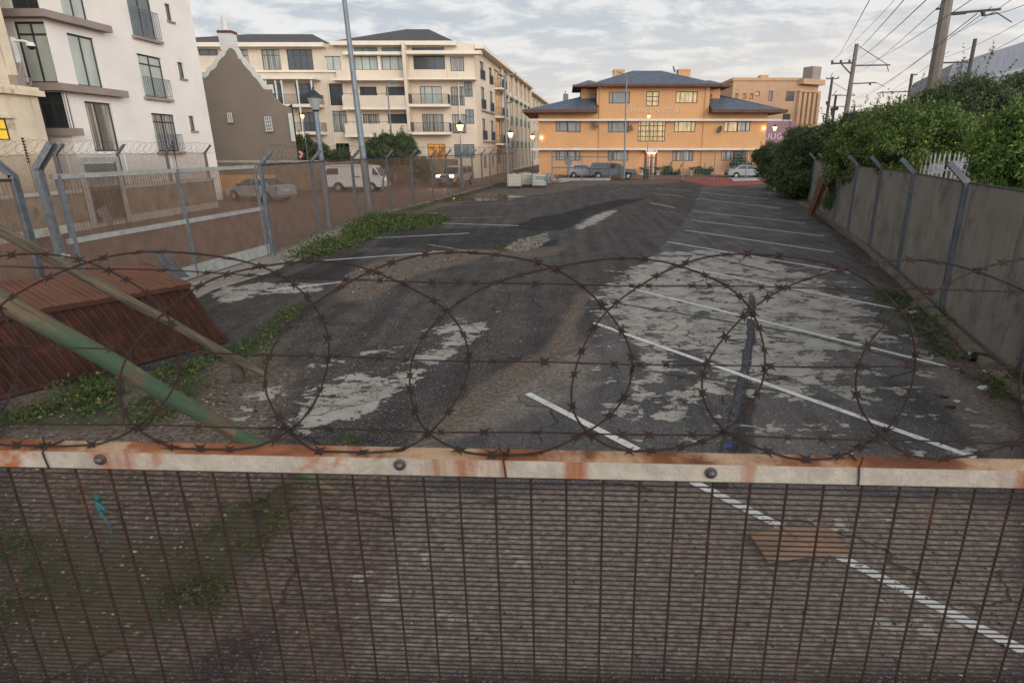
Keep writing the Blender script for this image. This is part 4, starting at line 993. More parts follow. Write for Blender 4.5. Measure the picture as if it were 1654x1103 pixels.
slab(PS, sB, sC, 9.8, 10.05, .003, .35, ap, M['green_trim'], 'gallery_rail'); slab(PS, sB, sC, 10.05, 10.6, .003, .12, ap, CT, 'gallery_parapet')
for i in range(NB+1): s = sB+(sC-sB)*i/NB; slab(PS, s-.2, s+.2, 0, zE-.2, .19, .42, ap, M['cream'], 'pier')
# eaves and hipped roofs
def hip(parent, x0, x1, y0, y1, z, h, rx0, rx1, m, ov=.9, rot=None, fas=CT, fh=.35, sof=None, rf=.5):
    f = rot or (lambda x, y, z: (x, y, z)); mb = MB()
    x0 -= ov; x1 += ov; y0 -= ov; y1 += ov; ym = y0+(y1-y0)*rf
    c = [f(x0,y0,z), f(x1,y0,z), f(x1,y1,z), f(x0,y1,z)]; r = [f(rx0,ym,z+h), f(rx1,ym,z+h)]
    mb.face([c[0],c[1],r[1],r[0]]); mb.face([c[2],c[3],r[0],r[1]]); mb.face([c[1],c[2],r[1]]); mb.face([c[3],c[0],r[0]]); mb.face(c[::-1])
    ro_ = mb.build('roof', m, parent)
    m2 = MB(); t = .12
    for (a0,a1,b0,b1) in ((x0,x1,y0-t,y0),(x0,x1,y1,y1+t),(x0-t,x0,y0-t,y1+t),(x1,x1+t,y0-t,y1+t)):
        m2.hexa([f(a0,b0,z-fh),f(a1,b0,z-fh),f(a1,b1,z-fh),f(a0,b1,z-fh),f(a0,b0,z+.04),f(a1,b0,z+.04),f(a1,b1,z+.04),f(a0,b1,z+.04)])
    m2.build('fascia', fas, ro_)
    m3 = MB(); m3.hexa([f(x0,y0,z-fh+.02),f(x1,y0,z-fh+.02),f(x1,y1,z-fh+.02),f(x0,y1,z-fh+.02),f(x0,y0,z-.03),f(x1,y0,z-.03),f(x1,y1,z-.03),f(x0,y1,z-.03)]); m3.build('soffit', sof or fas, ro_)
    return ro_
eL = PA.uv(*z2(1080,210)); eR0 = PA.uv(*z3(0,128)); eR1 = PA.uv(*z3(785,128))
hip(ap, sL, eL[0]-.9, YA, YA+12, eL[1]+.1, 1.75, PA.uv(*z2(330,140))[0], PA.uv(*z2(880,135))[0]-.5, M['roof_grey'], rf=.42)
hip(ap, eR0[0]+.9, eR1[0]-.6, YA, YA+12, eR1[1]+.1, 2.1, PA.uv(*z3(400,66))[0], PA.uv(*z3(560,66))[0], M['roof_grey'], rf=.42)
fl_ = lambda x, y, z: tuple(P0+DS*y+Vector((-DS.y, DS.x, 0))*(-x)*1.0+Vector((0,0,z))) if False else (P0.x+DS.x*y+DS.y*x, P0.y+DS.y*y-DS.x*x, z)
hip(ap, -12, 0, 1.5, sC-1, zE-.05, 1.6, -8, -7, M['roof_grey'], .8, fl_, rf=.5)
hip(ap, -12, 0, sC+1, sD, zE-.6, 1.4, -8, -7, M['roof_grey'], .8, fl_, rf=.5)
mb = MB(); mb.pbox(PS, sC, sC+.6, 0, zE-.05, -.5, .5); mb.build('pier', M['cream'], ap)
for rc in ((sA+1, 12.7),): pass
for u_, zt_ in ((573, zE-.3), (741, zE-2.9), (532, 12.)):      # downpipes
    s_ = PA.uv(u_, 150)[0]; mb = MB(); c = PA.p(s_, 0, .09); mb.tube([(c[0],c[1],0),(c[0],c[1],zt_)], .06, 8); mb.build('downpipe', M['cream_trim'], ap)
# parapet wall at the foot of the block
M['wall_low'] = mat('low_brown_wall', (118,102,88), .9, 0, .15, .8, stain=((92,80,66),1.5,.5,.7))
w = MB(); w.box(-11.2-29, -10.6, 61.6, 61.9, -.03, 2.1); tag(w.build('garden_wall', M['wall_low']), 'low brown garden wall in front of the cream apartment block', 'wall')
# ---------------------------------------------------------------- white block on the left
def z1(x, y): return (x/4.086, y/4.086)
PW = Plane(-22, 39, .03, 1); PW.n = (1/math.hypot(1,.03), -.03/math.hypot(1,.03))
wb_ = thing('apartment_block', 'white apartment block with balconettes and taupe ledges behind the gate', 'building', (-22, 35, 0))
q1 = lambda *c: PW.quad(*[z1(*p) for p in c])
ops = []; wins = []
W(q1((815,-160),(975,-140),(1030,268),(868,235)), 'gl_grey', (.5,), (.78,)); W(q1((900,352),(1060,385),(1115,655),(962,640)), 'gl_blind_sky', (.5,), (.78,)); W(q1((995,745),(1145,760),(1195,1000),(1048,1000)), 'gl_curt', (.5,), (.78,))
br_ = [w_[0] for w_ in wins]
sm = [((1085,22),(1125,35),(1140,145),(1105,135)), ((1167,408),(1205,418),(1228,525),(1190,515)), ((1243,765),(1282,768),(1293,865),(1262,862))]
for c in sm: W(q1(*c), 'gl_grey', ())
W(q1((365,-220),(520,-200),(580,150),(400,105)), 'gl_blind_sky', (.5,)); W(q1((432,215),(615,255),(690,585),(525,568)), 'gl_blind_sky', (.5,)); W(q1((555,668),(730,685),(800,1000),(630,1000)), 'gl_curt', (.42,))
sE = PW.uv(346,237)[0]; sS = PW.uv(107,185)[0]
ops = [o for o in ops]; ZW = 17
W(q1((835,-560),(990,-540),(985,-330),(838,-350)), 'gl_grey')
mb = MB(); wall_mesh(mb, PW, sS, sE, -.1, ZW, ops, .16)
c0 = Vector(PW.p(sS,0)); c1 = Vector(PW.p(sE,0))
mb.face([PW.p(sE,-.1), PW.p(sE,-.1,-14), PW.p(sE,ZW,-14), PW.p(sE,ZW)]); mb.face([PW.p(sS,ZW),PW.p(sE,ZW),PW.p(sE,ZW,-14),PW.p(sS,ZW,-14)])
mb.build('street_wall', M['white_wall'], wb_)
for i, (rc, pane, cols, rows, k) in enumerate(wins):
    w_ = window(PW, rc, wb_, FR, M[pane], cols, rows, .07, .12, sill=M['ledge'] if i in (3,4,5) else None)
    if i < 3: mm = MB(); slab(PW, rc[0]-.15, rc[1]+.15, rc[2]-.14, rc[2]-.003, .003, .22, wb_, M['ledge'], 'balconette_slab'); railing(PW, rc[0]-.1, rc[1]+.12, rc[2]+.08, rc[2]+(rc[3]-rc[2])*.47, .17, wb_, M['lamp_metal'], ret=False, gap=.13)
# lit interior strip behind the left half of the ground floor glass door
rc = wins[8][0]; mb = MB(); mb.pbox(PW, rc[0]+.06, rc[0]+(rc[1]-rc[0])*.40, rc[2]+(rc[3]-rc[2])*.42, rc[3]-.08, -.128, -.124); mb.build('lit_pane', M['gl_lit'], wb_)
# gable end facing the camera, with its windows
PF = Plane(c0.x, c0.y, 1, 0)
ops = []; wins = []
f1 = lambda *c: PF.quad(*[z1(*p) for p in c])
W(f1((50,-140),(225,-140),(250,72),(60,72)), 'gl_dark', (.55,)); W(f1((85,143),(283,143),(388,552),(180,548)), 'gl_blind_sky', (.5,), (.8,)); W(f1((230,608),(415,610),(478,850),(288,846)), 'gl_dark', (.45,), (.72,))  # middle pane's pale tone paints the sky's reflection into the glass
mb = MB(); wall_mesh(mb, PF, -9, 0, -.1, ZW, ops, .16); mb.build('end_wall', M['white_wall'], wb_)
for rc, pane, cols, rows, k in wins: window(PF, rc, wb_, FR, M[pane], cols, rows, .08, .12)
for (p, q) in (((310,82,130),(680,190)), ((440,560,608),(790,615))):
    z = PW.uv(*z1(p[0], (p[1]+p[2])/2))[1]; h = abs(PW.uv(*z1(p[0],p[1]))[1]-PW.uv(*z1(p[0],p[2]))[1])/2; e = PW.uv(*z1(*q))[0]
    mb = MB(); mb.pbox(PW, sS+.003, e, z-h, z+h, .003, .45); mb.pbox(PF, -9, .45, z-h, z+h, .003, .45); mb.build('ledge', M['ledge'], wb_)
rc = wins[2][0]; mb = MB(); mb.pbox(PF, rc[0]-.2, rc[1]+.5, rc[2]-.32, rc[2]-.003, .003, .3); mb.build('sill_ledge', M['ledge'], wb_)
# ---------------------------------------------------------------- old beige building at the left edge
PB = Plane(-21.6, 24, .0, 1); PB.n = (1, 0)
bb = thing('old_building', 'old stained beige building with a cornice and a yellow-lit window at the left edge', 'building', (-21.6, 22, 0))
sK = PB.uv(80,235)[0]; zc = PB.uv(*z1(150,595))[1]
ops = []; wins = []; W(PB.quad(z1(-140,775),z1(34,785),z1(78,925),z1(-90,925)), 'gl_yellow', (.5,), (.5,))
mb = MB(); wall_mesh(mb, PB, -16, sK, -.1, zc-.2, ops, .08); mb.face([PB.p(sK,-.1), PB.p(sK,-.1,-9), PB.p(sK,zc,-9), PB.p(sK,zc)]); mb.build('wall', M['beige'], bb)
for rc, pane, cols, rows, k in wins: window(PB, rc, bb, M['brown_frame'], M[pane], cols, rows, .045, .05); slab(PB, rc[0]-.3, rc[1]+.3, rc[3]+.02, rc[3]+.14, .003, .12, bb, M['beige'], 'lintel')
mb = MB(); mb.pbox(PB, -16, sK+.16, zc-.2, zc+.02, -9, .22); mb.pbox(PB, -16, sK+.06, zc+.023, zc+.14, -9, .1); mb.build('cornice', M['beige'], bb)
sU = PB.uv(*z1(110,300))[0]
mb = MB(); mb.pbox(PB, -16, sU, zc+.143, 14, -9, -.25); mb.build('upper_wall', M['beige'], bb)
cc = thing('security_camera', 'white dome security camera bracketed off the old beige building', 'camera', A(42,68,23.2))
c = Vector(PB.p(*PB.uv(*z1(150,280)), .0)); cc.location = c; OFF[cc.name] = tuple(c)
mb = MB(); mb.tube([c+Vector((-.5,0,.05)), c+Vector((0,.0,.05)), c+Vector((.14,.02,.02)), c+Vector((.2,.04,-.05))], .045, 8); mb.box(c.x-.5,c.x-.35,c.y-.12,c.y+.12,c.z-.75,c.z+.18); mb.build('bracket', M['white_paint'], cc, smooth=True)
mb = MB(); mb.lathe([(.02,.0),(.12,-.02),(.15,-.1),(.15,-.16)], (c.x+.24,c.y+.06,c.z+.02), 14); h_ = mb.build('housing', M['white_paint'], cc, smooth=True)
mb = MB(); mb.lathe([(.13,-.16),(.12,-.22),(.07,-.27),(.01,-.29)], (c.x+.24,c.y+.06,c.z+.015), 14); mb.build('dome', M['black'], cc, smooth=True)
jb = Vector(PB.p(*PB.uv(*z1(130,540)), .0)); mb = MB(); mb.box(jb.x-.3,jb.x+.08,jb.y-.18,jb.y+.18,jb.z-.2,jb.z+.22); mb.tube([c+Vector((-.3,.05,-.7)), (jb.x-.05,jb.y+.1,jb.z+.2)], .02, 6)
lp_ = [(jb.x+.06, jb.y+.3+.17*math.cos(t), jb.z+.05+.17*math.sin(t)) for t in np.linspace(2.6, 9.5, 26)]; mb.tube(lp_, .018, 6); tag(mb.build('junction_box', M['ledge']), 'grey junction box with looped cable under the dome camera', 'junction box')
# ---------------------------------------------------------------- taupe gabled house
PG = Plane(0, 50, 1, 0)
gh = thing('gabled_house', 'taupe house with a white-edged curvilinear gable and a stubby chimney', 'house', (-25.5, 50, 0))
def g(x, y): s, z = PG.uv(*z2(x, y)); return (s, z)
prof = [(70,470),(118,448),(145,462),(172,445),(195,405),(222,392),(240,370),(255,330),(280,305),(302,290),(312,262),(330,235),(352,228),(375,245),(395,280),(405,312),(425,318),(440,350),(470,385),(500,415),(520,448),(550,472),(575,510),(600,545),(625,552),(668,550)]
gp = [g(*p) for p in prof]; body = gp+[g(672,600), g(735,665), g(800,690), g(812,740), (g(855,1100)[0], -.1), (gp[0][0]-3, -.1), (gp[0][0]-3, gp[0][1])]
mb = MB(); mb.prism(body, lambda a, z: PG.p(a, z, 0), lambda a, z: PG.p(a, z, -.35)); mb.build('gable_wall', M['taupe'], gh)
mb = MB()
for i in range(len(gp)-1):
    a, b = Vector(PG.p(gp[i][0], gp[i][1]+.05, -.12)), Vector(PG.p(gp[i+1][0], gp[i+1][1]+.05, -.12)); mb.beam(a, b+(b-a).normalized()*.05, .62, .16, up=(0,1,0.01))
mb.build('coping', M['white_paint'], gh)
ax = g(348,230); mb = MB()
mb.pbox(PG, ax[0]-.55-.3, ax[0]+.45-.3, ax[1]-.1, ax[1]+1.3, -.9, -.1); ch = mb.build('chimney', M['white_paint'], gh)
mb = MB(); mb.pbox(PG, ax[0]-.60-.3, ax[0]+.50-.3, ax[1]+1.05, ax[1]+1.22, -.95, -.05); mb.build('brick_band', M['brown_frame'], ch)
mb = MB(); c = PG.p(ax[0]-.45, ax[1]+1.3, -.5); mb.lathe([(.22,0),(.2,.5),(.16,.95)], c, 10); mb.build('chimney_pot', M['white_paint'], ch)
mb = MB(); xl, xr = g(118,450), g(668,550); zr = ax[1]-1
for (e, rdg) in ((xl, -1), (xr, 1)):
    sk_ = -5.2; e0 = e[0]-(2 if rdg<0 else 0); mb.face([PG.p(ax[0], zr, -.36), PG.p(ax[0]+sk_, zr, -10), PG.p(e0+sk_, e[1]-.6, -10), PG.p(e0, e[1]-.6, -.36)])
mb.build('roof', M['slate'], gh)
mb = MB(); e = g(855,1000); mb.face([PG.p(e[0],-.1,-.35),PG.p(e[0]-5.2,-.1,-10),PG.p(e[0]-5.2,xr[1]-1.,-10),PG.p(e[0],xr[1]-1.,-.35)]); mb.build('side_wall', M['taupe'], gh)
for c, n in (((330,732,365,802),1), ((620,762,672,872),2)):
    rc = PG.rect(*z2(c[0],c[1]), *z2(c[2],c[3])); PQ = Plane(0, 49.9, 1, 0); window(PQ, rc, gh, M['white_paint'], M['gl_grey'], (.5,) if n == 1 else (.33,.66), (.25,.5,.75), .05, -.0, sill=M['ledge'])
mb = MB(); t0, t1_ = g(810,735), g(840,950); nn = 16
for i in range(nn): z = t0[1]+(t1_[1]-t0[1])*i/nn; mb.pbox(PG, t0[0]-.1, t0[0]+.14, z-.16, z-.02, .003, .22)
mb.build('quoins', M['white_paint'], gh)
w = MB(); w.box(-32,-21.9,46.4,46.7,-.03,1.2); tag(w.build('orange_wall', M['orange']), 'short orange wall at the foot of the taupe gabled house', 'wall')
w = thing('boundary_wall', 'brown wall with pale coping behind the parked silver car and van', 'wall', (-20, 48, 0))
mb = MB(); mb.box(-30, -18.4, 48, 48.25, -.03, 2.05); mb.build('wall', M['wall_brown'], w); mb = MB(); mb.box(-30, -18.35, 47.95, 48.3, 2.053, 2.22); mb.build('coping', M['wall_white'], w)
mb = MB(); mb.box(-18.65,-18.4,48.25,57,-.03,2.05); mb.build('return_wall', M['wall_brown'], w)
# ---------------------------------------------------------------- orange block closing the view
YC = 74.; PC = Plane(0, YC, 1, 0)
def z4(x, y): return (850+x/5.2545, 90+y/5.2545)
def z6(x, y): return (1050+x/5.2545, 90+y/5.2545)
def zd(x, y): return (990+x/8.483, 165+y/8.483)
rc4 = lambda *q: PC.rect(*z4(q[0],q[1]), *z4(q[2],q[3])); rc6 = lambda *q: PC.rect(*z6(q[0],q[1]), *z6(q[2],q[3])); rcd = lambda *q: PC.rect(*zd(q[0],q[1]), *zd(q[2],q[3]))
cl = thing('apartment_block', 'orange three-storey block with blue-grey hipped roofs and white bands closing the view', 'building', (10, YC, 0))
BF = M['brown_frame']
sl_ = PC.uv(*z4(106,700))[0]; sr_ = PC.uv(*z6(980,700))[0]; sa_ = PC.uv(*z4(600,350))[0]; sb_ = PC.uv(*z6(507,350))[0]
zw = PC.uv(1040, z4(0,490)[1])[1]; zu = PC.uv(1040, z4(0,256)[1])[1]
ops = []; wins = []
W(rc4(250,560,350,647), 'gl_grey', (.35,)); W(rc4(350,560,462,653), 'gl_grey', (.65,)); W(rc4(693,558,870,653), 'gl_grey', (.2,.8)); W(rc6(205,558,385,650), 'gl_litpale', (.2,.8)); W(rc6(627,558,742,650), 'gl_litpale', (.3,)); W(rc6(742,558,850,645), 'gl_curt', (.65,))
W(rc4(250,808,350,890), 'gl_curt', (.35,)); W(rc4(350,808,460,893), 'gl_curt', (.65,)); W(rc4(692,808,866,893), 'gl_curt', (.2,.8)); W(rc6(190,808,368,895), 'gl_curt', (.2,.8)); W(rc6(602,808,710,893), 'gl_curt', (.35,)); W(rc6(710,808,815,893), 'gl_dark', (.6,))
W(rcd(340,258,718,543), 'gl_litpale', (.1,.29,.43,.57,.71,.9), (.25,.5,.76)); W(rcd(430,690,595,985), 'gl_litpale', (.33,.66), (.3,.75))
b_ops = list(ops); ops = []
W(rc4(700,308,878,408), 'gl_grey', (.2,.8)); W(rc4(1018,305,1127,432), 'gl_litpale', (.5,), (.35,.65)); W(rc6(218,305,402,405), 'gl_litpale', (.2,.8))
u_ops = ops
mb = MB(); wall_mesh(mb, PC, sl_, sr_, -.1, zw, b_ops, .1)
for s, sg in ((sl_, 1), (sr_, -1)): mb.face([PC.p(s,-.1), PC.p(s,-.1,-12), PC.p(s,zw,-12), PC.p(s,zw)])
mb.build('wall', M['orange'], cl)
mb = MB(); wall_mesh(mb, PC, sa_, sb_, zw, zu, u_ops, .1)
for s in (sa_, sb_): mb.face([PC.p(s,zw,0), PC.p(s,zw,-11), PC.p(s,zu,-11), PC.p(s,zu,0)])
mb.build('upper_wall', M['orange'], cl)
for rc, pane, cols, rows, k in wins: window(PC, rc, cl, BF, M[pane], cols, rows, .09, .05)
zb1 = PC.uv(1040, z4(0,558)[1])[1]; zb2 = PC.uv(1040, z4(0,540)[1])[1]; zb3 = PC.uv(1040, z4(0,803)[1])[1]; zb4 = PC.uv(1040, z4(0,786)[1])[1]
M['band'] = mat('weathered_white_band', (205,196,184), .85, 0, .12, .6, stain=((150,132,116),1.2,.6,.8))
slab(PC, sl_-1.1, sr_+1.3, zb1, zb2, .003, .75, cl, M['band'], 'white_band'); slab(PC, sl_-.9, sr_+.9, zb3, zb4, .003, .85, cl, M['band'], 'white_band')
hip(cl, sl_, sa_-1.7, YC, YC+11, zw+.28, 2.5, sl_+8, sa_-.2, M['slate'], 1.6, fas=M['soffit'], fh=.3, rf=.45)
hip(cl, sb_+1.7, sr_, YC, YC+11, zw+.28, 2.5, sb_+.2, sr_-8, M['slate'], 1.6, fas=M['soffit'], fh=.3, rf=.45)
hip(cl, sa_, sb_, YC-.02, YC+11, zu+.05, 2.0, PC.uv(*z4(935,150))[0], PC.uv(*z6(140,150))[0], M['slate'], 1.0, fas=M['soffit'], fh=.25, rf=.4)
# stair boxes either side of the raised middle
for (a_, b_2, lo, hi, wn) in ((rc4(470,290,600,372), None, 0, 0, rc4(540,330,600,362)), (rc6(510,290,612,378), None, 0, 0, rc6(505,330,537,360))):
    mb = MB(); mb.box(a_[0]*1.03 if a_[0]>9 else a_[0], a_[1]*1.0+.3, YC+2.2, YC+8, zw, a_[3]+.35); mb.build('stair_box', M['orange'], cl)
    hip(cl, a_[0], a_[1]+.3, YC+2.2, YC+8, a_[3]+.6, .9, (a_[0]+a_[1])/2, (a_[0]+a_[1])/2+.3, M['slate'], .9, fas=M['soffit'], fh=.2)
    PQ = Plane(0, YC+2.2, 1, 0); window(PQ, (wn[0]*1.02, wn[1]*1.02, wn[2]+.2, wn[3]+.2), cl, BF, M['gl_dark'], (.5,), (), .06, -.04)
for q, f in ((740,125,835,205),'a'),((240,122,343,200),'b'):
    a = (rc4 if f == 'a' else rc6)(*q); mb = MB(); mb.box(a[0]*1.04, a[1]*1.04, YC+3, YC+4.2, zu+.3, a[3]+.45); mb.box(a[0]*1.04-.04, a[1]*1.04+.04, YC+2.96, YC+4.24, a[3]+.25, a[3]+.4); mb.build('chimney', M['orange'], cl)
a = rc4(312,330,358,405); mb = MB(); mb.box(a[0],a[1],YC+3,YC+3.7,zw+.8,a[3]+.3); mb.box(a[0]+.2,a[1]-.3,YC+3.1,YC+3.5,a[3]+.3,a[3]+.65); mb.build('flue', M['galv'], cl)
for x, f in ((625,z4),(470,z6)):
    s0_ = PC.uv(*f(x-4,400))[0]; mb = MB(); c0_ = PC.p(s0_,0,.06); mb.tube([(c0_[0],c0_[1],zb2+.05),(c0_[0],c0_[1],zu-.1)], .06, 8); mb.tube([(c0_[0],c0_[1],zb4+.05),(c0_[0],c0_[1],zb1-.02)], .06, 8); mb.tube([(c0_[0],c0_[1],0),(c0_[0],c0_[1],zb3-.02)], .06, 8); mb.build('downpipe', M['orange'], cl)
for x, m_ in ((625, z4), (485, z6)):
    p = PC.uv(*m_(x, 262)); mb = MB(); mb.pbox(PC, p[0]-.12, p[0]+.12, p[1]-.25, p[1]+.15, .02, .2); mb.build('rain_head', M['white_paint'], cl)
# entrance: door leaves, canopy and light
a = rcd(440,660,595,684); mb = MB(); mb.pbox(PC, a[0], a[1], zb3-.32, zb3-.01, .003, 1.0); mb.build('entrance_canopy', M['band'], cl)
a = rcd(455,684,580,694); mb = MB(); mb.pbox(PC, a[0]+.1, a[1]-.1, zb3-.40, zb3-.325, .1, .7); mb.build('canopy_light', M['bulb'], cl)
for q in (rcd(428,690,462,985), rcd(572,690,600,985), rcd(510,690,530,985)): mb = MB(); mb.pbox(PC, q[0], q[1], .0, q[3], -.04, .06); mb.build('door_frame', BF, cl)
for f, w_ in ((PC.uv(*z4(130,730)), 0), (PC.uv(*z6(960,650)), 0)):
    mb = MB(); mb.pbox(PC, f[0]-.12, f[0]+.12, f[1]+.3, f[1]+.55, .01, .2); mb.build('wall_lamp', M['lamp_on'], cl)
def text_obj(txt, size, P, s, z, out, m, parent, name, depth=.03, flip=False):
    cu = bpy.data.curves.new(name, 'FONT'); cu.body = txt; cu.size = size; cu.extrude = depth; cu.align_x = 'CENTER'; cu.space_character = 1.12
    t = bpy.data.objects.new(name, cu); C.objects.link(t); dg = bpy.context.evaluated_depsgraph_get(); me = bpy.data.meshes.new_from_object(t.evaluated_get(dg)); bpy.data.objects.remove(t)
    me.materials.clear(); me.materials.append(m); o = bpy.data.objects.new(name, me); C.objects.link(o)
    c = P.p(s, z, out); off = OFF.get(parent.name, (0,0,0)) if parent else (0,0,0)
    Mx = Matrix(((P.d[0], 0, P.n[0], 0), (P.d[1], 0, P.n[1], 0), (0, 1, 0, 0), (0, 0, 0, 1)))
    me.transform(Matrix.Translation(Vector(c)-Vector(off)) @ Mx)
    if parent: o.parent = parent
    return o
M['letter'] = mat('pale_raised_letters', (208,186,158), .7, 0, .05)
ctr = PC.uv(*zd(537,145)); text_obj('CLARENDON COURT', .66, PC, ctr[0], ctr[1], .04, M['letter'], cl, 'lettering', .04)
def dish(u, v, Y, rad, yaw, label, P=None):
    c = Vector(A(u, v, Y)); e = thing('satellite_dish', label, 'dish', tuple(c))
    mb = MB(); mb.lathe([(.001,-.09*rad/.45),(.25*rad/.45,-.06*rad/.45),(rad,.04),(rad*1.01,.05),(rad*.98,.06),(.25*rad/.45,-.03*rad/.45),(.001,-.05*rad/.45)], n=18); mb.xf(Matrix.Translation(c) @ Matrix.Rotation(R(yaw),4,'Z') @ Matrix.Rotation(R(70),4,'X')); mb.build('reflector', M['galv'], e, smooth=True)
    d = Matrix.Rotation(R(yaw),3,'Z') @ Vector((0,-1,.35)); mb = MB(); mb.tube([c+Vector((0,.25,-.2)), c, c+Vector((0,0,-.3))+d*.5], .02, 6); mb.build('arm', M['galv'], e)
dish(z4(590,590)[0], z4(0,590)[1], YC-.45, .72*.62, 60, 'white satellite dish on the left half of the orange block'); dish(z4(893,612)[0], z4(0,612)[1], YC-.45, .40, 65, 'satellite dish beside the left of the big stairwell window'); dish(z6(590,630)[0], z6(0,630)[1], YC-.45, .44, -60, 'satellite dish low on the right half of the orange block'); dish(z6(203,118)[0], z6(0,118)[1], YC+3.5, .45, 70, 'grey satellite dish on the roof beside the right chimney')
for u, v, lb in ((1037.5,277,'pale planter urn left of the lit entrance door'),(1063,277,'pale planter urn right of the lit entrance door'),(1117,280,'pale planter urn by the bushes right of the entrance')):
    g_ = (A(u, v, 73)[0], 73.); e = thing('planter', lb, 'planter', g_+(.1,)); mb = MB(); mb.lathe([(.18,0),(.14,.1),(.3,.5),(.36,.55),(.3,.56)], (g_[0],g_[1],.1), 12); mb.build('urn', M['band'], e, smooth=True)
    mb = MB(); [mb.face([(g_[0],g_[1],.62),(g_[0]+.4*math.cos(t),g_[1]+.4*math.sin(t),.8+.25*random.random()),(g_[0]+.4*math.cos(t+.3),g_[1]+.4*math.sin(t+.3),.85+.2*random.random())]) for t in np.arange(0,6.2,.25)]; 
    e_m = mat('planter_leaf', (60,70,40)) if 'planter_leaf' not in bpy.data.materials else bpy.data.materials['planter_leaf']; mb.build('plant', e_m, e)
# ---------------------------------------------------------------- salmon corner building, pink wall, stadium-like hall
YS = 118.; PSa = Plane(0, YS, 1, 0)
sb = thing('corner_building', 'salmon plastered building with an ornate street corner behind the orange block', 'building', (35, YS, 0))
rs6 = lambda *q: PSa.rect(*z6(q[0],q[1]), *z6(q[2],q[3]))
ops = []; wins = []
for q in ((720,322,750,370),(783,322,815,370),(845,322,875,370)): W(rs6(*q), 'gl_lit', (.5,), ())
W(rs6(898,305,930,345), 'gl_litpale', ()); W(rs6(1005,300,1040,388), 'gl_grey', ()); W(rs6(1152,305,1223,388), 'gl_dark', (.5,)); W(rs6(1125,495,1190,555), 'gl_dark', ())
q = rs6(705,215,1270,300); mb = MB(); wall_mesh(mb, PSa, q[0], q[1], -.1, q[3], ops, .25); mb.face([PSa.p(q[0],-.1),PSa.p(q[0],-.1,-20),PSa.p(q[0],q[3],-20),PSa.p(q[0],q[3])]); mb.face([PSa.p(q[0],q[3]),PSa.p(q[1],q[3]),PSa.p(q[1],q[3],-20),PSa.p(q[0],q[3],-20)]); mb.build('wall', M['salmon'], sb)
for rc, pane, cols, rows, k in wins: window(PSa, rc, sb, BF, M[pane], cols, rows, .12, .15)
mb = MB(); mb.pbox(PSa, q[0]-.2, q[1]+.2, q[3]+.003, q[3]+.5, -20, .2); mb.build('parapet', M['salmon'], sb)
c = rs6(820,190,1090,215); mb = MB(); mb.pbox(PSa, c[0], c[1], c[2], c[3], -8, -4); mb.build('roof_box', M['band'], sb)
c = rs6(972,158,1010,205); mb = MB(); mb.pbox(PSa, c[0], c[1], c[2]-.3, c[3]-.5, -3, -1.5); mb.pbox(PSa, c[0]-.3, c[1]+.3, c[3]-.5, c[3], -3.2, -1.3); mb.build('chimney', M['salmon'], sb)
# ornate facade round the corner, receding to the right
PR = Plane(PSa.p(q[1],0)[0], YS, .22, 1); PR.n = (1/math.hypot(1,.22), -.22/math.hypot(1,.22))
PR2 = Plane(PSa.p(q[1],0)[0], YS, 1, .55)
e = PR2.uv(*z6(1425,300))[0]; ops = []; wins = []
for k in range(4):
    a0 = e*(k+.3)/4; a1 = e*(k+.7)/4
    for zz in ((1.5,5.5),(8,12.5)): W((a0, a1, zz[0], zz[1]), 'gl_dark', ())
mb = MB(); wall_mesh(mb, PR2, 0, e, -.1, q[3]-.3, ops, .4); mb.build('street_wall', M['salmon'], sb)
for rc, pane, cols, rows, k in wins: window(PR2, rc, sb, BF, M[pane], cols, rows, .12, .3)
for z, o, h in ((q[3]-.6,1.2,.9),(q[3]-1.9,.5,.3),(6.8,1.4,.5),(6.3,.6,.4)): mb = MB(); mb.pbox(PR2, -.4, e+.3, z, z+h, .003, o); mb.build('cornice', M['salmon'], sb)
for k in range(5): s = e*k/4; mb = MB(); mb.pbox(PR2, s-.35, s+.35, 7.4, q[3]-2, .003, .5); mb.pbox(PR2, s-.4, s+.4, 0, 6.3, .003, .5); mb.build('pilaster', M['salmon'], sb)
mb = MB(); mb.pbox(PR2, e*.55, e, q[3]+.3, q[3]+2.6, -2, .2); mb.build('pediment', M['ledge'], sb)
PK = Plane(0, 96, 1, 0); a = PK.rect(1236.5, 196, 1285, 240)
pk = thing('pink_wall', 'pink plastered end wall with white lettering half hidden by the bushes', 'wall', (PK.p((a[0]+a[1])/2,0)))
mb = MB(); mb.pbox(PK, a[0], a[1], 0, a[3], -.5, 0); mb.build('wall', M['pink'], pk)
mb = MB(); [mb.pbox(PK, s, s+random.uniform(.3,.9), a[3]+.003, a[3]+random.uniform(.12,.3), -.45, .05) for s in np.arange(a[0], a[1]-.8, .85)]; mb.build('coping', M['band'], pk)
M['pink_letter'] = mat('faded_letters', (206,186,192), .7)
lt = PK.uv(1262, 219); text_obj('UUGARE', 1.25, PK, lt[0], lt[1]-.55, .03, M['pink_letter'], pk, 'lettering', .02)
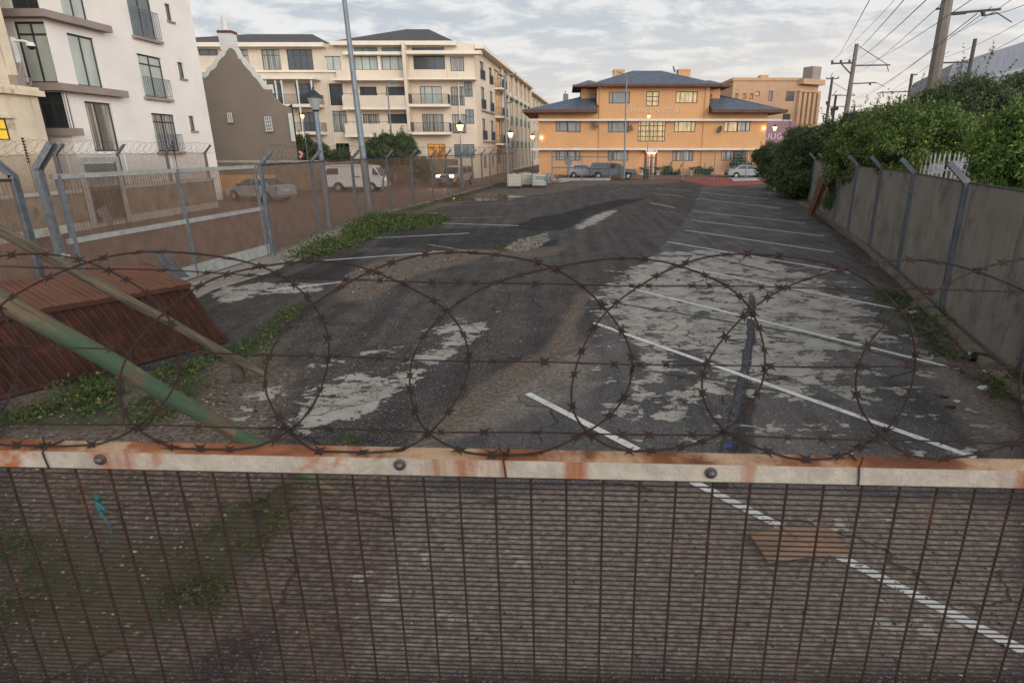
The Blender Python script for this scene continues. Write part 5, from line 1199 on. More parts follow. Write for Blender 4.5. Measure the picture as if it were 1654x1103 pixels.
# grey hall roof upper right
hl = thing('grey_hall', 'long grey metal-roofed hall rising behind the bushes at the right edge', 'building', (60, 75, 0))
PHh = Plane(A(1533,110,80)[0], 80, 1, -.35)
M['hall'] = mat('grey_cladding', (128,130,140), .6, .1, .06, .3, 0, streak=((112,114,124),.5,.7)); M['hall_band'] = mat('pale_cladding_band', (150,150,156), .6, .1, .05)
pA, pB, pC_, pD = PHh.uv(1533,122), PHh.uv(1540,103), PHh.uv(1654,68), PHh.uv(1654,150)
sx_ = pC_[0]+14; zx = pC_[1]+(pC_[1]-pB[1])*(14/(pC_[0]-pB[0]))
mb = MB(); mb.prism([(pA[0]-.4,0),(sx_,0),(sx_,zx),pB,pA], lambda a, z: PHh.p(a, z, 0), lambda a, z: PHh.p(a, z, -25)); mb.build('wall', M['hall'], hl)
for dz, m_ in ((-2.4,'hall_band'),(-3.9,'slate')):
    mb = MB(); a0 = Vector(PHh.p(pB[0]+2, pB[1]+dz, .1)); a1 = Vector(PHh.p(sx_, zx+dz-.8, .1)); mb.beam(a0, a1, .12, .35 if dz > -3 else .2); mb.build('cladding_rail', M[m_], hl)
# ================================================================ street lamps
def lantern(u, vbase_Y, vtop, label, lit=True, hs=1., rad=.045, group='lit street lanterns along the far roads'):
    Y = vbase_Y; t = Vector(A(u, vtop, Y)); e = thing('street_lamp', label, 'street lamp', (t.x, Y, 0), 0, group)
    mb = MB(); mb.tube([(0,0,-.03),(0,0,1.2),(0,0,t.z-.35*hs)], [rad*1.5,rad*1.35,rad], 10); mb.lathe([(rad*1.6,0),(rad*1.6,.08),(rad,.1)], (0,0,1.2), 10); mb.build('pole', M['lamp_metal'], e, local=True, smooth=True)
    mb = MB(); mb.lathe([(.12*hs,-.3*hs),(.27*hs,.12*hs)], (0,0,t.z), 8); mb.build('glass', M['lamp_on'] if lit else M['lamp_off'], e, local=True)
    mb = MB(); mb.lathe([(.33*hs,.12*hs),(.31*hs,.17*hs),(.10*hs,.36*hs),(.06*hs,.38*hs),(.03*hs,.5*hs)], (0,0,t.z), 8); mb.build('cap', M['lamp_dark'], e, local=True); mb = MB(); mb.lathe([(.06*hs,-.42*hs),(.13*hs,-.3*hs)], (0,0,t.z), 8); mb.build('collar', M['lamp_dark'], e, local=True)
    if lit:
        L = bpy.data.lights.new('lantern_light', 'POINT'); L.energy = 60*hs; L.color = (1,.58,.25); L.shadow_soft_size = .2; lo = bpy.data.objects.new('lantern_light', L); C.objects.link(lo); lo.parent = e; lo.location = (0,-.5*hs,t.z-.1)
    return e
M['lamp_off'] = mat('unlit_lantern_glass', (150,152,150), .2, 0, .05)
lantern(508, 24.1, 164, 'large unlit lantern street lamp behind the fence in front of the gabled house', False, 1.0, .085, None)
lantern(743, 50, 205, 'lit lantern street lamp by the pickup before the cream block'); lantern(824.5, 66, 217, 'lit lantern street lamp above the water tanks, left of the double lamp base'); lantern(860, 86, 221, 'small lit lantern between the cream block and the orange block', True, 1.0); lantern(1048, 66, 188, 'lit lantern on a thin pole before the stairwell of the orange block', True, .6, .035); lantern(1251.5, 84, 207, 'brightly lit lantern before the pink wall'); lantern(488.5, 56, 188, 'small lit lamp on a thin pole beside the gabled house', True, .55, .035)
def lamp_pole(u, Y, vtop, r0, r1, arms, label, lean=0., name='street_lamp', vb=None):
    t = Vector(A(u, vtop, Y)); e = thing(name, label, 'street lamp', (t.x+lean, Y, 0)); h = t.z
    mb = MB(); mb.tube([(0,0,0),(0,0,.9),(-lean*.09,0,1.0),(-lean,0,h)], [r0*1.25,r0*1.2,r0,r1], 14); mb.build('pole', M['lamp_metal'], e, local=True, smooth=True)
    for (dx, dy, dz) in arms:
        mb = MB(); p = Vector((-lean,0,h+dz)); q = p+Vector((dx,dy,.12)); mb.tube([p, p.lerp(q,.5)+Vector((0,0,.1)), q], r1*.6, 6); mb.build('arm', M['lamp_metal'], e, local=True)
        mb = MB(); d = (q-p).normalized(); mb.beam(q-d*.05, q+d*.6, .26, .1); mb.build('luminaire', M['lamp_metal'] , e, local=True, bevel=.03)
    return e
lb = G(598.5, 349)
big = thing('light_pole', 'tall tapering galvanised light pole rising from the weeds by the fence', 'light pole', lb+(0,))
tp = Vector(A(556, 0, lb[1]))-Vector(lb+(0,)); mb = MB(); mb.tube([(0,0,0),(0,0,.0)+Vector((0,0,0)) if False else tp*.012, tp*.26, tp*.27, tp, tp*1.25], [.20,.19,.165,.15,.095,.07], 18); mb.build('pole', M['pole_galv'] if 'pole_galv' in M else M['pale_rail'] if False else M['lamp_metal'], big, local=True, smooth=True)
mb = MB(); mb.box(.13,.17,-.2,.05,1.35,2.3); mb.xf(Matrix.Rotation(R(12),4,'Y') @ Matrix.Translation((.28,0,0))); mb.build('access_door', M['galv'], big, local=True)
lamp_pole(815, 60, 122, .13, .09, [(.5,0,-.1),(-.2,-.5,-.25),(.35,-.1,-2.5)], 'tall lamp post with several floodlight heads above the water tanks', 0)
lamp_pole(625, 60, 134, .09, .06, [(.35,0,-.2)], 'thin lamp pole in front of the stacked balconies')
lamp_pole(1012.5, 64.6, 122, .10, .06, [(-.35,0,0)], 'slim grey lamp pole standing in front of the orange block')
# ================================================================ railway masts and wires
M['mast'] = mat('concrete_mast', (112,104,96), .9, 0, .15, 1); M['mast_dark'] = mat('dark_mast', (74,70,68), .8, 0, .15, 1); M['steel_dark'] = mat('dark_steel', (70,68,70), .6, .3)
def mast(u0, v0, u1, v1, Y, r0, r1, arms, label, m):
    b, t = Vector(A(u0, v0, Y)), Vector(A(u1, v1, Y)); d = (t-b).normalized(); base = b-d*(b.z/d.z)
    e = thing('railway_mast', label, 'mast', tuple(base), 0, 'railway masts behind the bushes')
    mb = MB(); mb.beam(base, t, (r0+r1), (r0+r1), up=(0,1,0)) if False else mb.tube([base, base.lerp(t,.5), t], [r0,(r0+r1)/2,r1], 8); mb.build('mast', m, e)
    for (a0, a1, w) in arms:
        mb = MB(); mb.tube([A(*a0, Y), A(*a1, Y)], w, 6); mb.build('bracket', M['steel_dark'], e)
    return e
def z7(x, y): return (1300+x/7.878, 60+y/7.878)
def z8(x, y): return (1200+x/3.244, y/3.244)
mast(*z8(990,480), *z8(1075,-20), 26, .30, .21, [(z8(1085,72),z8(1350,50),.045),(z8(1085,75),z8(1170,68),.06),(z8(1255,60),z8(1262,85),.07),(z8(1262,85),z8(1330,68),.025),(z8(1330,68),z8(1408,118),.02),(z8(1012,50),z8(1040,45),.04),(z8(985,333),z8(1180,326),.03)], 'thick concrete railway mast nearest, cut by the top of the view', M['mast'])
mast(*z7(525,975), *z7(662,90), 52, .26, .16, [(z7(350,338),z7(620,332),.06),(z7(350,300),z7(346,352),.09),(z7(460,295),z7(456,345),.09),(z7(570,290),z7(566,340),.09),(z7(465,345),z7(588,475),.05),(z7(600,365),z7(1085,358),.05),(z7(665,105),z7(1040,345),.025),(z7(1040,345),z7(1065,440),.03),(z7(575,597),z7(905,582),.045),(z7(828,590),z7(832,615),.08),(z7(905,582),z7(1015,635),.02)], 'concrete railway mast with insulator crossarm and long bracket', M['mast'])
mast(*z7(275,1050), *z7(352,510), 90, .26, .18, [(z7(280,535),z7(428,528),.07),(z7(280,515),z7(280,540),.08),(z7(428,505),z7(426,530),.08),(z7(315,530),z7(355,460),.04),(z7(355,580),z7(640,740),.03),(z7(345,742),z7(635,745),.06),(z7(275,820),z7(280,865),.12),(z7(315,885),z7(520,885),.05)], 'dark mast left of the tall bracketed mast', M['mast_dark'])
mast(*z7(355,1040), *z7(398,740), 112, .28, .22, [(z7(345,745),z7(462,740),.08),(z7(372,735),z7(405,680),.05),(z7(335,925),z7(420,905),.35),(z7(360,940),z7(350,1000),.35)], 'short dark mast with a bulky transformer behind the bushes', M['mast_dark'])
mast(*z7(1305,880), *z7(1365,470), 60, .17, .13, [(z7(1360,478),z7(1430,480),.05),(z7(950,707),z7(1330,694),.045),(z7(990,690),z7(998,765),.04),(z7(1340,618),z7(1430,622),.04),(z7(1378,620),z7(1380,645),.09),(z7(1355,740),z7(1350,770),.12)], 'dark mast with a bent head between the two tall masts', M['mast_dark'])
mast(*z7(1200,870), *z7(1218,755), 120, .2, .17, [(z7(850,868),z7(1190,872),.06),(z7(890,868),z7(892,890),.1)], 'small faint mast stub just above the middle bushes', M['mast_dark'])
mast(*z7(625,980), *z7(632,870), 150, .24, .2, [(z7(580,888),z7(683,885),.08),(z7(683,870),z7(683,890),.08)], 'distant tiny mast right of the tall bracketed mast', M['mast_dark'])
mast(*z8(1180,400), *z8(1218,205), 44, .15, .12, [], 'plain dark mast standing before the grey hall roof', M['mast_dark'])
WIRES = [(z7(670,0-400),z7(360,290),20,90),(z7(740,-30),z7(460,300),30,90),(z7(870,0),z7(570,290),30,90),(z7(1120,0),z7(640,450),30,88),(z7(1240,0),z7(700,350),28,70),(z8(1390,0),z8(1065,195),20,40),(z8(1473,92),z8(1040,305),22,50),(z8(1473,160),z8(1010,390),22,60),(z8(1010,232),z8(590,510),26,80),(z8(1480,20),z8(1265,85),18,26),(z7(1418,240),z7(640,780),24,90),(z7(1418,430),z7(690,860),40,110),(z7(1320,610),z7(860,700),60,110),(z8(745,0),z8(470,310),30,88)]
for i, (a_, b_2, Ya, Yb) in enumerate(WIRES):
    ext = .5 if a_[1] < 62 and a_[0] < 1500 else .15
    p, q = Vector(A(*a_, Ya)), Vector(A(*b_2, Yb)); p = p+(p-q)*ext; sag = (q-p).length*.006
    pts_ = [p.lerp(q, t)+Vector((0,0,-sag*4*t*(1-t))) for t in np.linspace(0,1,12)]
    mb = MB(); rs_ = [.00028*(Ya+(Yb-Ya)*t)+.004 for t in np.linspace(0,1,12)]; mb.tube(pts_, .009, 4, cap=False)
    tag(mb.build('overhead_wire', M['steel_dark']), 'thin dark overhead railway wire strung between the masts above the bushes', 'wire', 'overhead railway wires')
# ================================================================ planting
def leaf_mat(name, c1, c2, c3=None):
    m, t, b = newmat(name); a = t.n.new('ShaderNodeAttribute'); a.attribute_name = 'tint'
    s = t.n.new('ShaderNodeSeparateColor'); t.l.new(a.outputs[0], s.inputs[0])
    col = t.mix(s.outputs[0], S(c1), S(c2))
    if c3: col = t.mix(t.step(s.outputs[1], .75, .95), col, S(c3))
    t.l.new(col, b.inputs['Base Color']); b.inputs['Roughness'].default_value = .55; b.inputs['Specular IOR Level'].default_value = .3
    tr = t.n.new('ShaderNodeBsdfTranslucent'); t.l.new(col, tr.inputs[0]); mx = t.n.new('ShaderNodeMixShader'); mx.inputs[0].default_value = .18
    out = t.n['Material Output']; t.l.new(b.outputs[0], mx.inputs[1]); t.l.new(tr.outputs[0], mx.inputs[2]); t.l.new(mx.outputs[0], out.inputs[0])
    return m
M['leaf_dark'] = leaf_mat('dark_grey_green_leaf', (44,58,36), (82,98,62), (104,112,70)); M['leaf_mid'] = leaf_mat('mid_green_leaf', (52,72,36), (98,120,58), (128,140,70)); M['leaf_bright'] = leaf_mat('bright_green_leaf', (46,70,30), (92,120,52), (134,152,68)); M['leaf_weed'] = leaf_mat('weed_leaf', (40,58,28), (76,98,44), (118,104,62))
M['core'] = mat('dark_shade_core', (30,34,22), .95, 0, .4, 3); M['bark'] = mat('shrub_bark', (78,66,54), .9, 0, .3, 8); M['flower'] = mat('yellow_flower', (236,202,40), .6, 0, .1)
def leaves_np(centers, normals, size, seed, tint0=0.5, tvar=.25):
    r = np.random.default_rng(seed); n = len(centers)
    a = r.normal(0, 1, (n, 3)); nn = normals+a*.55; nn /= np.linalg.norm(nn, axis=1, keepdims=True)
    t = np.cross(nn, r.normal(0, 1, (n, 3))); t /= np.linalg.norm(t, axis=1, keepdims=True)+1e-9; b = np.cross(nn, t)
    s = size*r.uniform(.6, 1.25, (n, 1)); w = s*r.uniform(.3, .45, (n, 1))
    v = np.stack([centers-t*s, centers+b*w+nn*s*.12, centers+t*s, centers-b*w+nn*s*.12], 1).reshape(-1, 3)
    f = np.arange(n*4).reshape(-1, 4)
    tint = np.clip(r.normal(tint0, tvar, n), 0, 1); g = r.random(n)
    c = np.repeat(np.stack([tint, g, np.zeros(n), np.ones(n)], -1), 4, 0).astype(np.float32)
    return v, f, c
def sphere_pts(r, n):
    v = r.normal(0, 1, (n, 3)); return v/np.linalg.norm(v, axis=1, keepdims=True)
def shrub(name, label, lobes, leafm, leaf=.05, dens=260, clump=.34, seed=1, flowers=0, base=None, cat='shrub', group=None, trunk=True, front=None):
    r = np.random.default_rng(seed); base = base or (lobes[0][0], lobes[0][1], 0)
    e = thing(name, label, cat, base, 0, group); CC, NN, TT = [], [], []; core = MB(); flp = []
    for (x, y, z, rx, ry, rz) in lobes:
        c = np.array([x, y, z]); rad = np.array([rx, ry, rz]); area = 4*math.pi*((rx*ry)**1.6/3+(rx*rz)**1.6/3+(ry*rz)**1.6/3)**(1/1.6)
        nc = max(6, int(area/(clump*clump*1.15))); d = sphere_pts(r, nc); 
        cc = c+d*rad*r.uniform(.72, 1.07, (nc, 1)); keep = cc[:, 2] > .12; cc = cc[keep]; d = d[keep]
        for k in range(len(cc)):
            R_ = clump*r.uniform(.6, 1.35); m = int(dens*R_*R_*7.5); dd = sphere_pts(r, m)+d[k]*.55+np.array([0,0,.25]); dd /= np.linalg.norm(dd, axis=1, keepdims=True)
            shp = R_*np.array([1,1,.8]); CC.append(cc[k]+dd*shp*r.uniform(.35, 1.12, (m, 1))); NN.append(dd); TT.append(np.full(m, r.normal(.5, .26)))
            if flowers and r.random() < flowers: flp.append(cc[k]+dd[0]*shp*1.1)
        # rough inner mass blocking see-through; its dark colour paints the crown's inner shade
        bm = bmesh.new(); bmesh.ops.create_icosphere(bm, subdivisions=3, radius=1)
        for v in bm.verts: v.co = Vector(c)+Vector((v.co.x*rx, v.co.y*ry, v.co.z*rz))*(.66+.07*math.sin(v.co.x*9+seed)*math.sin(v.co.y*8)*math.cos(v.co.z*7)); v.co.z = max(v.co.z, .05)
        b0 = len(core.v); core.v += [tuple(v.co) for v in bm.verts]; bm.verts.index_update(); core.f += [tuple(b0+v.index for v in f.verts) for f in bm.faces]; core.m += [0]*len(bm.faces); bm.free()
    for k in range(int(len(CC)*.35)):     # stray shoots above the clumps
        q = CC[r.integers(len(CC))]; p = q[np.argmax(q[:, 2]-.3*abs(q[:, 0]-q[:, 0].mean()))]; m = 14; hgt = clump*r.uniform(.5, 1.3); dr = np.array([r.normal(0,.35), r.normal(0,.35)-.1, 1.])
        tt_ = np.linspace(0, 1, m)[:, None]; CC.append(p+dr*hgt*tt_+r.normal(0, leaf*.5, (m, 3))); nn_ = sphere_pts(r, m); NN.append(nn_); TT.append(np.full(m, .75))
    CC = np.concatenate(CC); NN = np.concatenate(NN); TT = np.concatenate(TT)
    v, f, col = leaves_np(CC, NN, leaf, seed, 0, .0); n = len(CC); tt = np.clip(TT+r.normal(0, .16, n), 0, 1); col[:, 0] = np.repeat(tt, 4)
    me = np_mesh('foliage', v-np.array(base), f, leafm, {'tint': col}); o = bpy.data.objects.new('foliage', me); C.objects.link(o); o.parent = e
    core.build('inner_shade_core', M['core'], e)
    if trunk:
        mb = MB(); bs = Vector(base)
        for k in range(3): q = Vector(lobes[min(k, len(lobes)-1)][:3]); mb.tube([bs+Vector((.1*k,.05*k,-.05)), bs.lerp(q, .5)+Vector((.1*k,0,0)), q], [.09,.07,.04], 8)
        mb.build('trunk', M['bark'], e)
    if flp:
        mb = MB()
        for p in flp:
            p = Vector(p); 
            for k in range(5): t = k*1.2566; mb.face([p, p+Vector((math.cos(t-.35)*.02, -.012, math.sin(t-.35)*.03)), p+Vector((math.cos(t)*.028, -.02, math.sin(t)*.028)), p+Vector((math.cos(t+.35)*.02, -.012, math.sin(t+.35)*.03))])
        o = mb.build('flowers', M['flower'], e); o['kind'] = 'stuff'
    return e
def lobe(u, v, Y, ru, rv, ry=None):
    """ellipsoid seen at pixel (u,v) with pixel radii ru, rv at distance Y"""
    c = A(u, v, Y); d = Y*cp+(H-c[2])*sp; return (c[0], Y, c[2], ru*d/F, ry or ru*d/F, rv*d/F)
shrub('shrub', 'large dark grey-green shrub spilling over the far right end of the lot', [lobe(1268,266,47,38,33,2.2), lobe(1298,252,41,36,36,2.2), lobe(1243,254,50,17,14,1.2), lobe(1325,258,38,30,44,2.0), lobe(1290,290,40,40,30,2.0)], M['leaf_dark'], .085, 90, .6, 11)
shrub('shrub', 'rounded dark shrub on the skyline below the tall bracketed mast', [lobe(1378,226,36,42,34,2.2), lobe(1340,236,38,30,26,2.0), lobe(1408,212,34,20,22,1.5)], M['leaf_dark'], .075, 100, .5, 12)
shrub('shrub', 'mid-green flowering shrub hanging over the wall above the middle posts', [lobe(1385,250,25,44,44,1.3), lobe(1352,300,27.5,18,34,.8), lobe(1400,275,23.5,22,26,.8), lobe(1425,225,26,40,40,1.6)], M['leaf_mid'], .055, 170, .36, 13, .22)
shrub('shrub', 'yellow-flowered green shrub above the palisade fence', [lobe(1455,246,19.5,40,36,1.2), lobe(1505,218,19.5,48,36,1.3), lobe(1445,215,23,46,38,1.6), lobe(1552,222,19.5,34,24,.9)], M['leaf_mid'], .05, 210, .30, 14, .30)
shrub('shrub', 'tall dark green shrub forming the highest part of the hedge on the right', [lobe(1545,184,25,48,44,2.0), lobe(1605,176,24,60,38,2.2), lobe(1665,180,22,50,42,2.0), lobe(1505,190,27,30,26,1.6), lobe(1580,200,21,60,40,1.4)], M['leaf_dark'], .06, 150, .42, 15, .05)
shrub('shrub', 'bright green shrub leaning over the wall at the right edge', [lobe(1640,235,13.6,40,52,.9), lobe(1612,270,13.2,32,40,.6), lobe(1665,270,12.6,44,52,.8), lobe(1618,225,15.5,26,24,.8)], M['leaf_bright'], .048, 240, .24, 16, .12)
shrub('shrub', 'low mid-green shrub filling the hedge between the two tallest masts', [lobe(1475,196,31,36,20,2.0), lobe(1440,208,31,28,20,1.8), lobe(1508,184,30,24,22,1.8)], M['leaf_mid'], .07, 110, .46, 17, .05)
shrub('tree', 'dark rounded clipped tree standing behind the van', [lobe(622,244,56,27,22,1.5), lobe(650,238,56.5,18,18,1.2), lobe(604,246,55.5,12,14,.9), lobe(655,252,56,18,12,1.)], M['leaf_dark'], .09, 90, .42, 18, cat='tree')
shrub('tree', 'round dark bush behind the mesh left of the pickup', [lobe(684,274,57,14,14,.9)], M['leaf_dark'], .09, 80, .36, 19, cat='bush')
shrub('tree', 'brownish bushy tree beside the right corner of the gabled house', [lobe(492,246,57,14,24,1.), lobe(515,252,58,18,14,1.), lobe(545,253,58,14,8,1.)], M['leaf_dark'], .1, 80, .42, 20, cat='tree')
shrub('shrub', 'rounded bush at the foot of the orange block right of the entrance', [lobe(1077,276,72.6,7,7,.5), lobe(1090,280,72.6,8,4,.5)], M['leaf_dark'], .08, 80, .3, 21)
shrub('shrub', 'small low bush before the right-hand wing of the orange block', [lobe(1142,278,72.6,10,4,.5), lobe(1128,276,72.6,4,5,.4)], M['leaf_dark'], .08, 80, .3, 22)
shrub('shrub', 'dark shrub against the wall behind the right-hand silver sedan', [lobe(1192,262,72.6,9,9,.5), lobe(1205,266,72.6,8,7,.5)], M['leaf_dark'], .09, 80, .36, 23)
# thin ivy hanging on the wall behind the van's nose
# ---------------------------------------------------------------- weeds
def weeds(label, poly, n, hmax, leaf, seed, m='leaf_weed', upright=.4, edge=None, cl=.25):
    r = np.random.default_rng(seed); f = poly_sampler(poly); centers = [f() for _ in range(max(3, n//28))]; P_ = []; N_ = []
    for i in range(n):
        c = centers[r.integers(len(centers))]; x = c[0]+r.normal(0, cl*.5); y = c[1]+r.normal(0, cl*.5); hh = hmax*(.25+.75*abs(math.sin(c[0]*5+c[1]*3)))
        P_.append((x, y, abs(r.normal(0, .4))*hh*.9+.01)); N_.append((r.normal(0, .3), r.normal(0, .3)-upright, 1))
    P_ = np.array(P_); N_ = np.array(N_); N_ /= np.linalg.norm(N_, axis=1, keepdims=True); v, fc, col = leaves_np(P_, N_, leaf, seed, .5, .2)
    gm = r.random(n) < .22
    v = v.reshape(-1, 4, 3); cen = v.mean(1, keepdims=True); v = (v-cen); v[:, 1] *= 1.5; v[:, 3] *= 1.5; v = v+cen; bl = P_[gm]; hh_ = (leaf*r.uniform(1.5, 3.6, (gm.sum(), 1))); ln_ = np.concatenate([r.normal(0, .5, (gm.sum(), 2)), np.ones((gm.sum(), 1))], 1)*hh_; sd = r.normal(0, 1, (gm.sum(), 3))*leaf*.10; v[gm] = np.stack([bl, bl+sd+ln_*.45, bl+ln_, bl-sd+ln_*.45], 1); col = col.copy(); v = v.reshape(-1, 3); v[:, 2] = np.maximum(v[:, 2], .004)
    me = np_mesh('weeds', v, fc, M[m], {'tint': col}); o = bpy.data.objects.new('weeds', me); C.objects.link(o); tag(o, label, 'weeds', kind='stuff')
weeds('lush green weeds round the foot of the tall light pole by the fence', [(478,424),(500,404),(560,378),(575,360),(600,350),(640,350),(700,350),(728,355),(700,366),(640,375),(605,380),(560,402),(530,410)], 9000, .42, .055, 31, cl=.5)
weeds('creeping weeds along the fence beyond the light pole', [(640,345),(668,338),(700,327),(745,316),(760,314),(750,318),(690,334),(660,344)], 900, .16, .05, 32, cl=.5)
weeds('broad-leaved weeds against the foot of the rusty skip', [(95,655),(110,630),(150,612),(190,612),(200,640),(175,668),(130,672)], 1100, .26, .034, 33, cl=.16)
weeds('weeds trailing along the bottom edge of the skip towards the lot', [(225,612),(290,592),(370,562),(385,570),(330,600),(250,625)], 1100, .16, .03, 34, cl=.18)
weeds('sparse weeds on the gravel under the slim leaning pole', [(372,570),(405,545),(445,510),(485,490),(495,497),(450,540),(410,575),(440,600),(400,600)], 1000, .10, .028, 35, cl=.22)
weeds('low weeds at the left edge under the green-stained pole', [(0,690),(0,672),(60,655),(95,650),(80,672)], 500, .10, .028, 36, cl=.2)
weeds('scattered small plants on the gravel beneath the green-stained pole', [(200,690),(215,650),(270,620),(330,600),(345,625),(300,660),(260,690)], 900, .10, .026, 37, cl=.2)
weeds('clover-like weeds behind the foreground mesh near the fallen pole end', [(330,890),(345,850),(400,800),(440,765),(475,790),(460,860),(380,905)], 900, .10, .017, 38, cl=.12)
weeds('dark weeds seen through the mesh at the lower left', [(-40,1000),(-40,850),(40,845),(120,900),(180,960),(120,1000)], 900, .12, .020, 39, cl=.15)
weeds('weeds seen through the mesh below the clover-like patch', [(270,1000),(265,940),(320,915),(370,950),(350,990)], 800, .10, .017, 40, cl=.1)
weeds('scruffy weeds growing along the right-hand kerb', [(1400,470),(1440,470),(1500,520),(1545,560),(1565,600),(1530,580),(1470,520)], 1600, .14, .028, 41, cl=.2)
weeds('weeds against the ribbed wall beside the nearest right-hand post', [(1590,612),(1654,600),(1670,640),(1610,650)], 700, .28, .028, 42, cl=.2)
weeds('weeds at the foot of the second post from the right', [(1505,510),(1530,500),(1550,530),(1525,540)], 500, .22, .028, 43, cl=.15)
weeds('tuft of grass where the rubble meets the smooth asphalt', [(798,402),(815,394),(828,402),(812,408)], 250, .1, .03, 44, cl=.15)
weeds('tiny green tuft on the dirt just above the foreground rail', [(555,705),(572,700),(578,716),(560,720)], 200, .08, .014, 45, cl=.06)
weeds('tuft of weeds beside the gatepost at the far end of the lot', [(990,289),(1008,289),(1008,293),(990,293)], 250, .3, .07, 46, cl=.4)
weeds('weeds by the fence left of the water tanks', [(800,297),(822,296),(822,299),(800,300)], 250, .3, .07, 47, cl=.4)
# ================================================================ vehicles
def paint_mat(name, c, rough=.35, metal=.3):
    m = mat(name, c, rough, metal, .08, 1.5, stain=(tuple(int(x*.8) for x in c), 2, .6, .9)); m.node_tree.nodes['Principled BSDF'].inputs['Coat Weight'].default_value = .4; return m
M['silver'] = paint_mat('silver_car_paint', (150,152,154)); M['van_white'] = paint_mat('old_white_van_paint', (196,190,186), .6, 0); M['pickup_white'] = paint_mat('pale_pickup_paint', (178,172,166), .45, .1); M['dark_car'] = paint_mat('dark_grey_car_paint', (66,72,78)); M['greysilver'] = paint_mat('dull_silver_car_paint', (134,138,138))
M['tail'] = mat('red_tail_lamp', (130,24,20), .3, 0, .1); M['lens'] = mat('clear_lamp_lens', (170,172,172), .15, .2, .05); M['plate'] = mat('number_plate', (190,188,180), .6); M['trim_dark'] = mat('dark_trim', (34,34,36), .6)
def arch(cx, r, zb, n=9): return [(cx+r*math.cos(t), zb+r*math.sin(t)) for t in np.linspace(math.pi, 0, n)]
def vehicle(name, label, cat, loc, heading, o):
    e = thing(name, label, cat, tuple(loc), R(heading), None); Wd, wr = o['w'], o['wr']; zb = o.get('zb', .28)
    low = [(o['x0'], zb)]
    for wx in o['wx']: low += [(x, max(z, zb)) for x, z in arch(wx, wr*1.17, wr)]
    low += [(o['x1'], zb)]+o['top']      # top outline from the front back to the rear
    mb = MB(); mb.prism(low, lambda a, z: (a, -Wd/2, z), lambda a, z: (a, Wd/2, z)); body = mb.build('body', o['paint'], e, local=True, bevel=.045, smooth=True)
    for v in body.data.vertices:      # tuck the sides in above the waist and below the sills
        z = v.co.z; k = 1-.10*max(0, z-o['belt'])/.6-.05*max(0, .55-z)/.3; v.co.y *= k
        ex = max(0, abs(v.co.x)-(o['x1']-.55))/.55; v.co.y *= 1-.14*ex*ex
    gz = o['belt']
    if o.get('cab'):
        cab = o['cab']; yb, yt = Wd/2-.05, Wd/2-.24; zr = max(z for _, z in cab); yw = lambda z: yb+(yt-yb)*(z-gz)/(zr-gz)
        mb = MB(); mb.prism(cab, lambda a, z: (a, -yw(z), z), lambda a, z: (a, yw(z), z)); mb.build('cabin', o['paint'], e, local=True, bevel=.05, smooth=True)
    else: yw = lambda z: Wd/2*(1-.10*max(0, z-gz)/.6)
    for sg in (-1, 1):
        for wn in o['side']:
            mb = MB(); mb.prism(wn, lambda a, z: (a, sg*(yw(z)+.012), z), lambda a, z: (a, sg*(yw(z)-.02), z)); mb.build('side_window', M['car_glass'], e, local=True)
    for nm, (xa, za, xb, zb_) in o['glass'].items():
        off = .014 if xa > 0 else -.014
        if 'off' in o: off *= 1.2
        mb = MB(); ya, yb_ = yw(za)-.09, yw(zb_)-.07; mb.hexa([(xa+off,-ya,za),(xa+off,ya,za),(xa-off*2,ya,za),(xa-off*2,-ya,za),(xb+off,-yb_,zb_),(xb+off,yb_,zb_),(xb-off*2,yb_,zb_),(xb-off*2,-yb_,zb_)]); mb.build(nm, M['car_glass'], e, local=True)
    for wx in o['wx']:
        for sg in (-1, 1):
            mb = MB(); mb.lathe([(wr*.55,-.1),(wr*.93,-.105),(wr,-.07),(wr,.07),(wr*.93,.105),(wr*.55,.1)], n=20); mb.xf(Matrix.Translation((wx, sg*(Wd/2-.13), wr)) @ Matrix.Rotation(R(90),4,'X')); w = mb.build('wheel', M['tyre'], e, local=True, smooth=True)
            mb = MB(); mb.lathe([(.02,.10),(wr*.25,.115),(wr*.5,.095),(wr*.62,.11),(wr*.62,.06)], n=12); Mx = Matrix.Translation((wx, sg*(Wd/2-.13), wr)) @ Matrix.Rotation(R(90)*(-sg),4,'X'); mb.xf(Mx); mb.build('rim', M['rim'], w, local=True)
    for nm, x, y, z, sx, sy, sz, m in o['bits']:
        for sg in ((-1, 1) if y else (1,)): mb = MB(); mb.box(x-sx/2,x+sx/2,y*sg-sy/2,y*sg+sy/2,z-sz/2,z+sz/2); mb.build(nm, m, e, local=True, bevel=.012)
    return e
def bits(x0, x1, W, hz, tz, lamps=None, zb=.42, extra=()):
    L = lamps or M['lens']
    return [('headlight', x1-.10, W/2-.30, hz, .14, .36, .16, L), ('tail_light', x0+.10, W/2-.24, tz, .14, .30, .20, M['tail']), ('bumper', x1-.04, 0, zb, .14, W*.84, .16, M['trim_dark']), ('bumper', x0+.04, 0, zb+.02, .14, W*.84, .16, M['trim_dark']), ('number_plate', x0-.02, 0, tz-.12, .03, .5, .11, M['plate']), ('number_plate', x1+.035, 0, zb+.02, .02, .5, .11, M['plate']), ('wing_mirror', x1-1.45, W/2+.06, 1.0, .12, .16, .12, M['trim_dark'])]+list(extra)
def at_ground(u, Y, v=None): return (A(u, 300, Y)[0], Y, -.035)
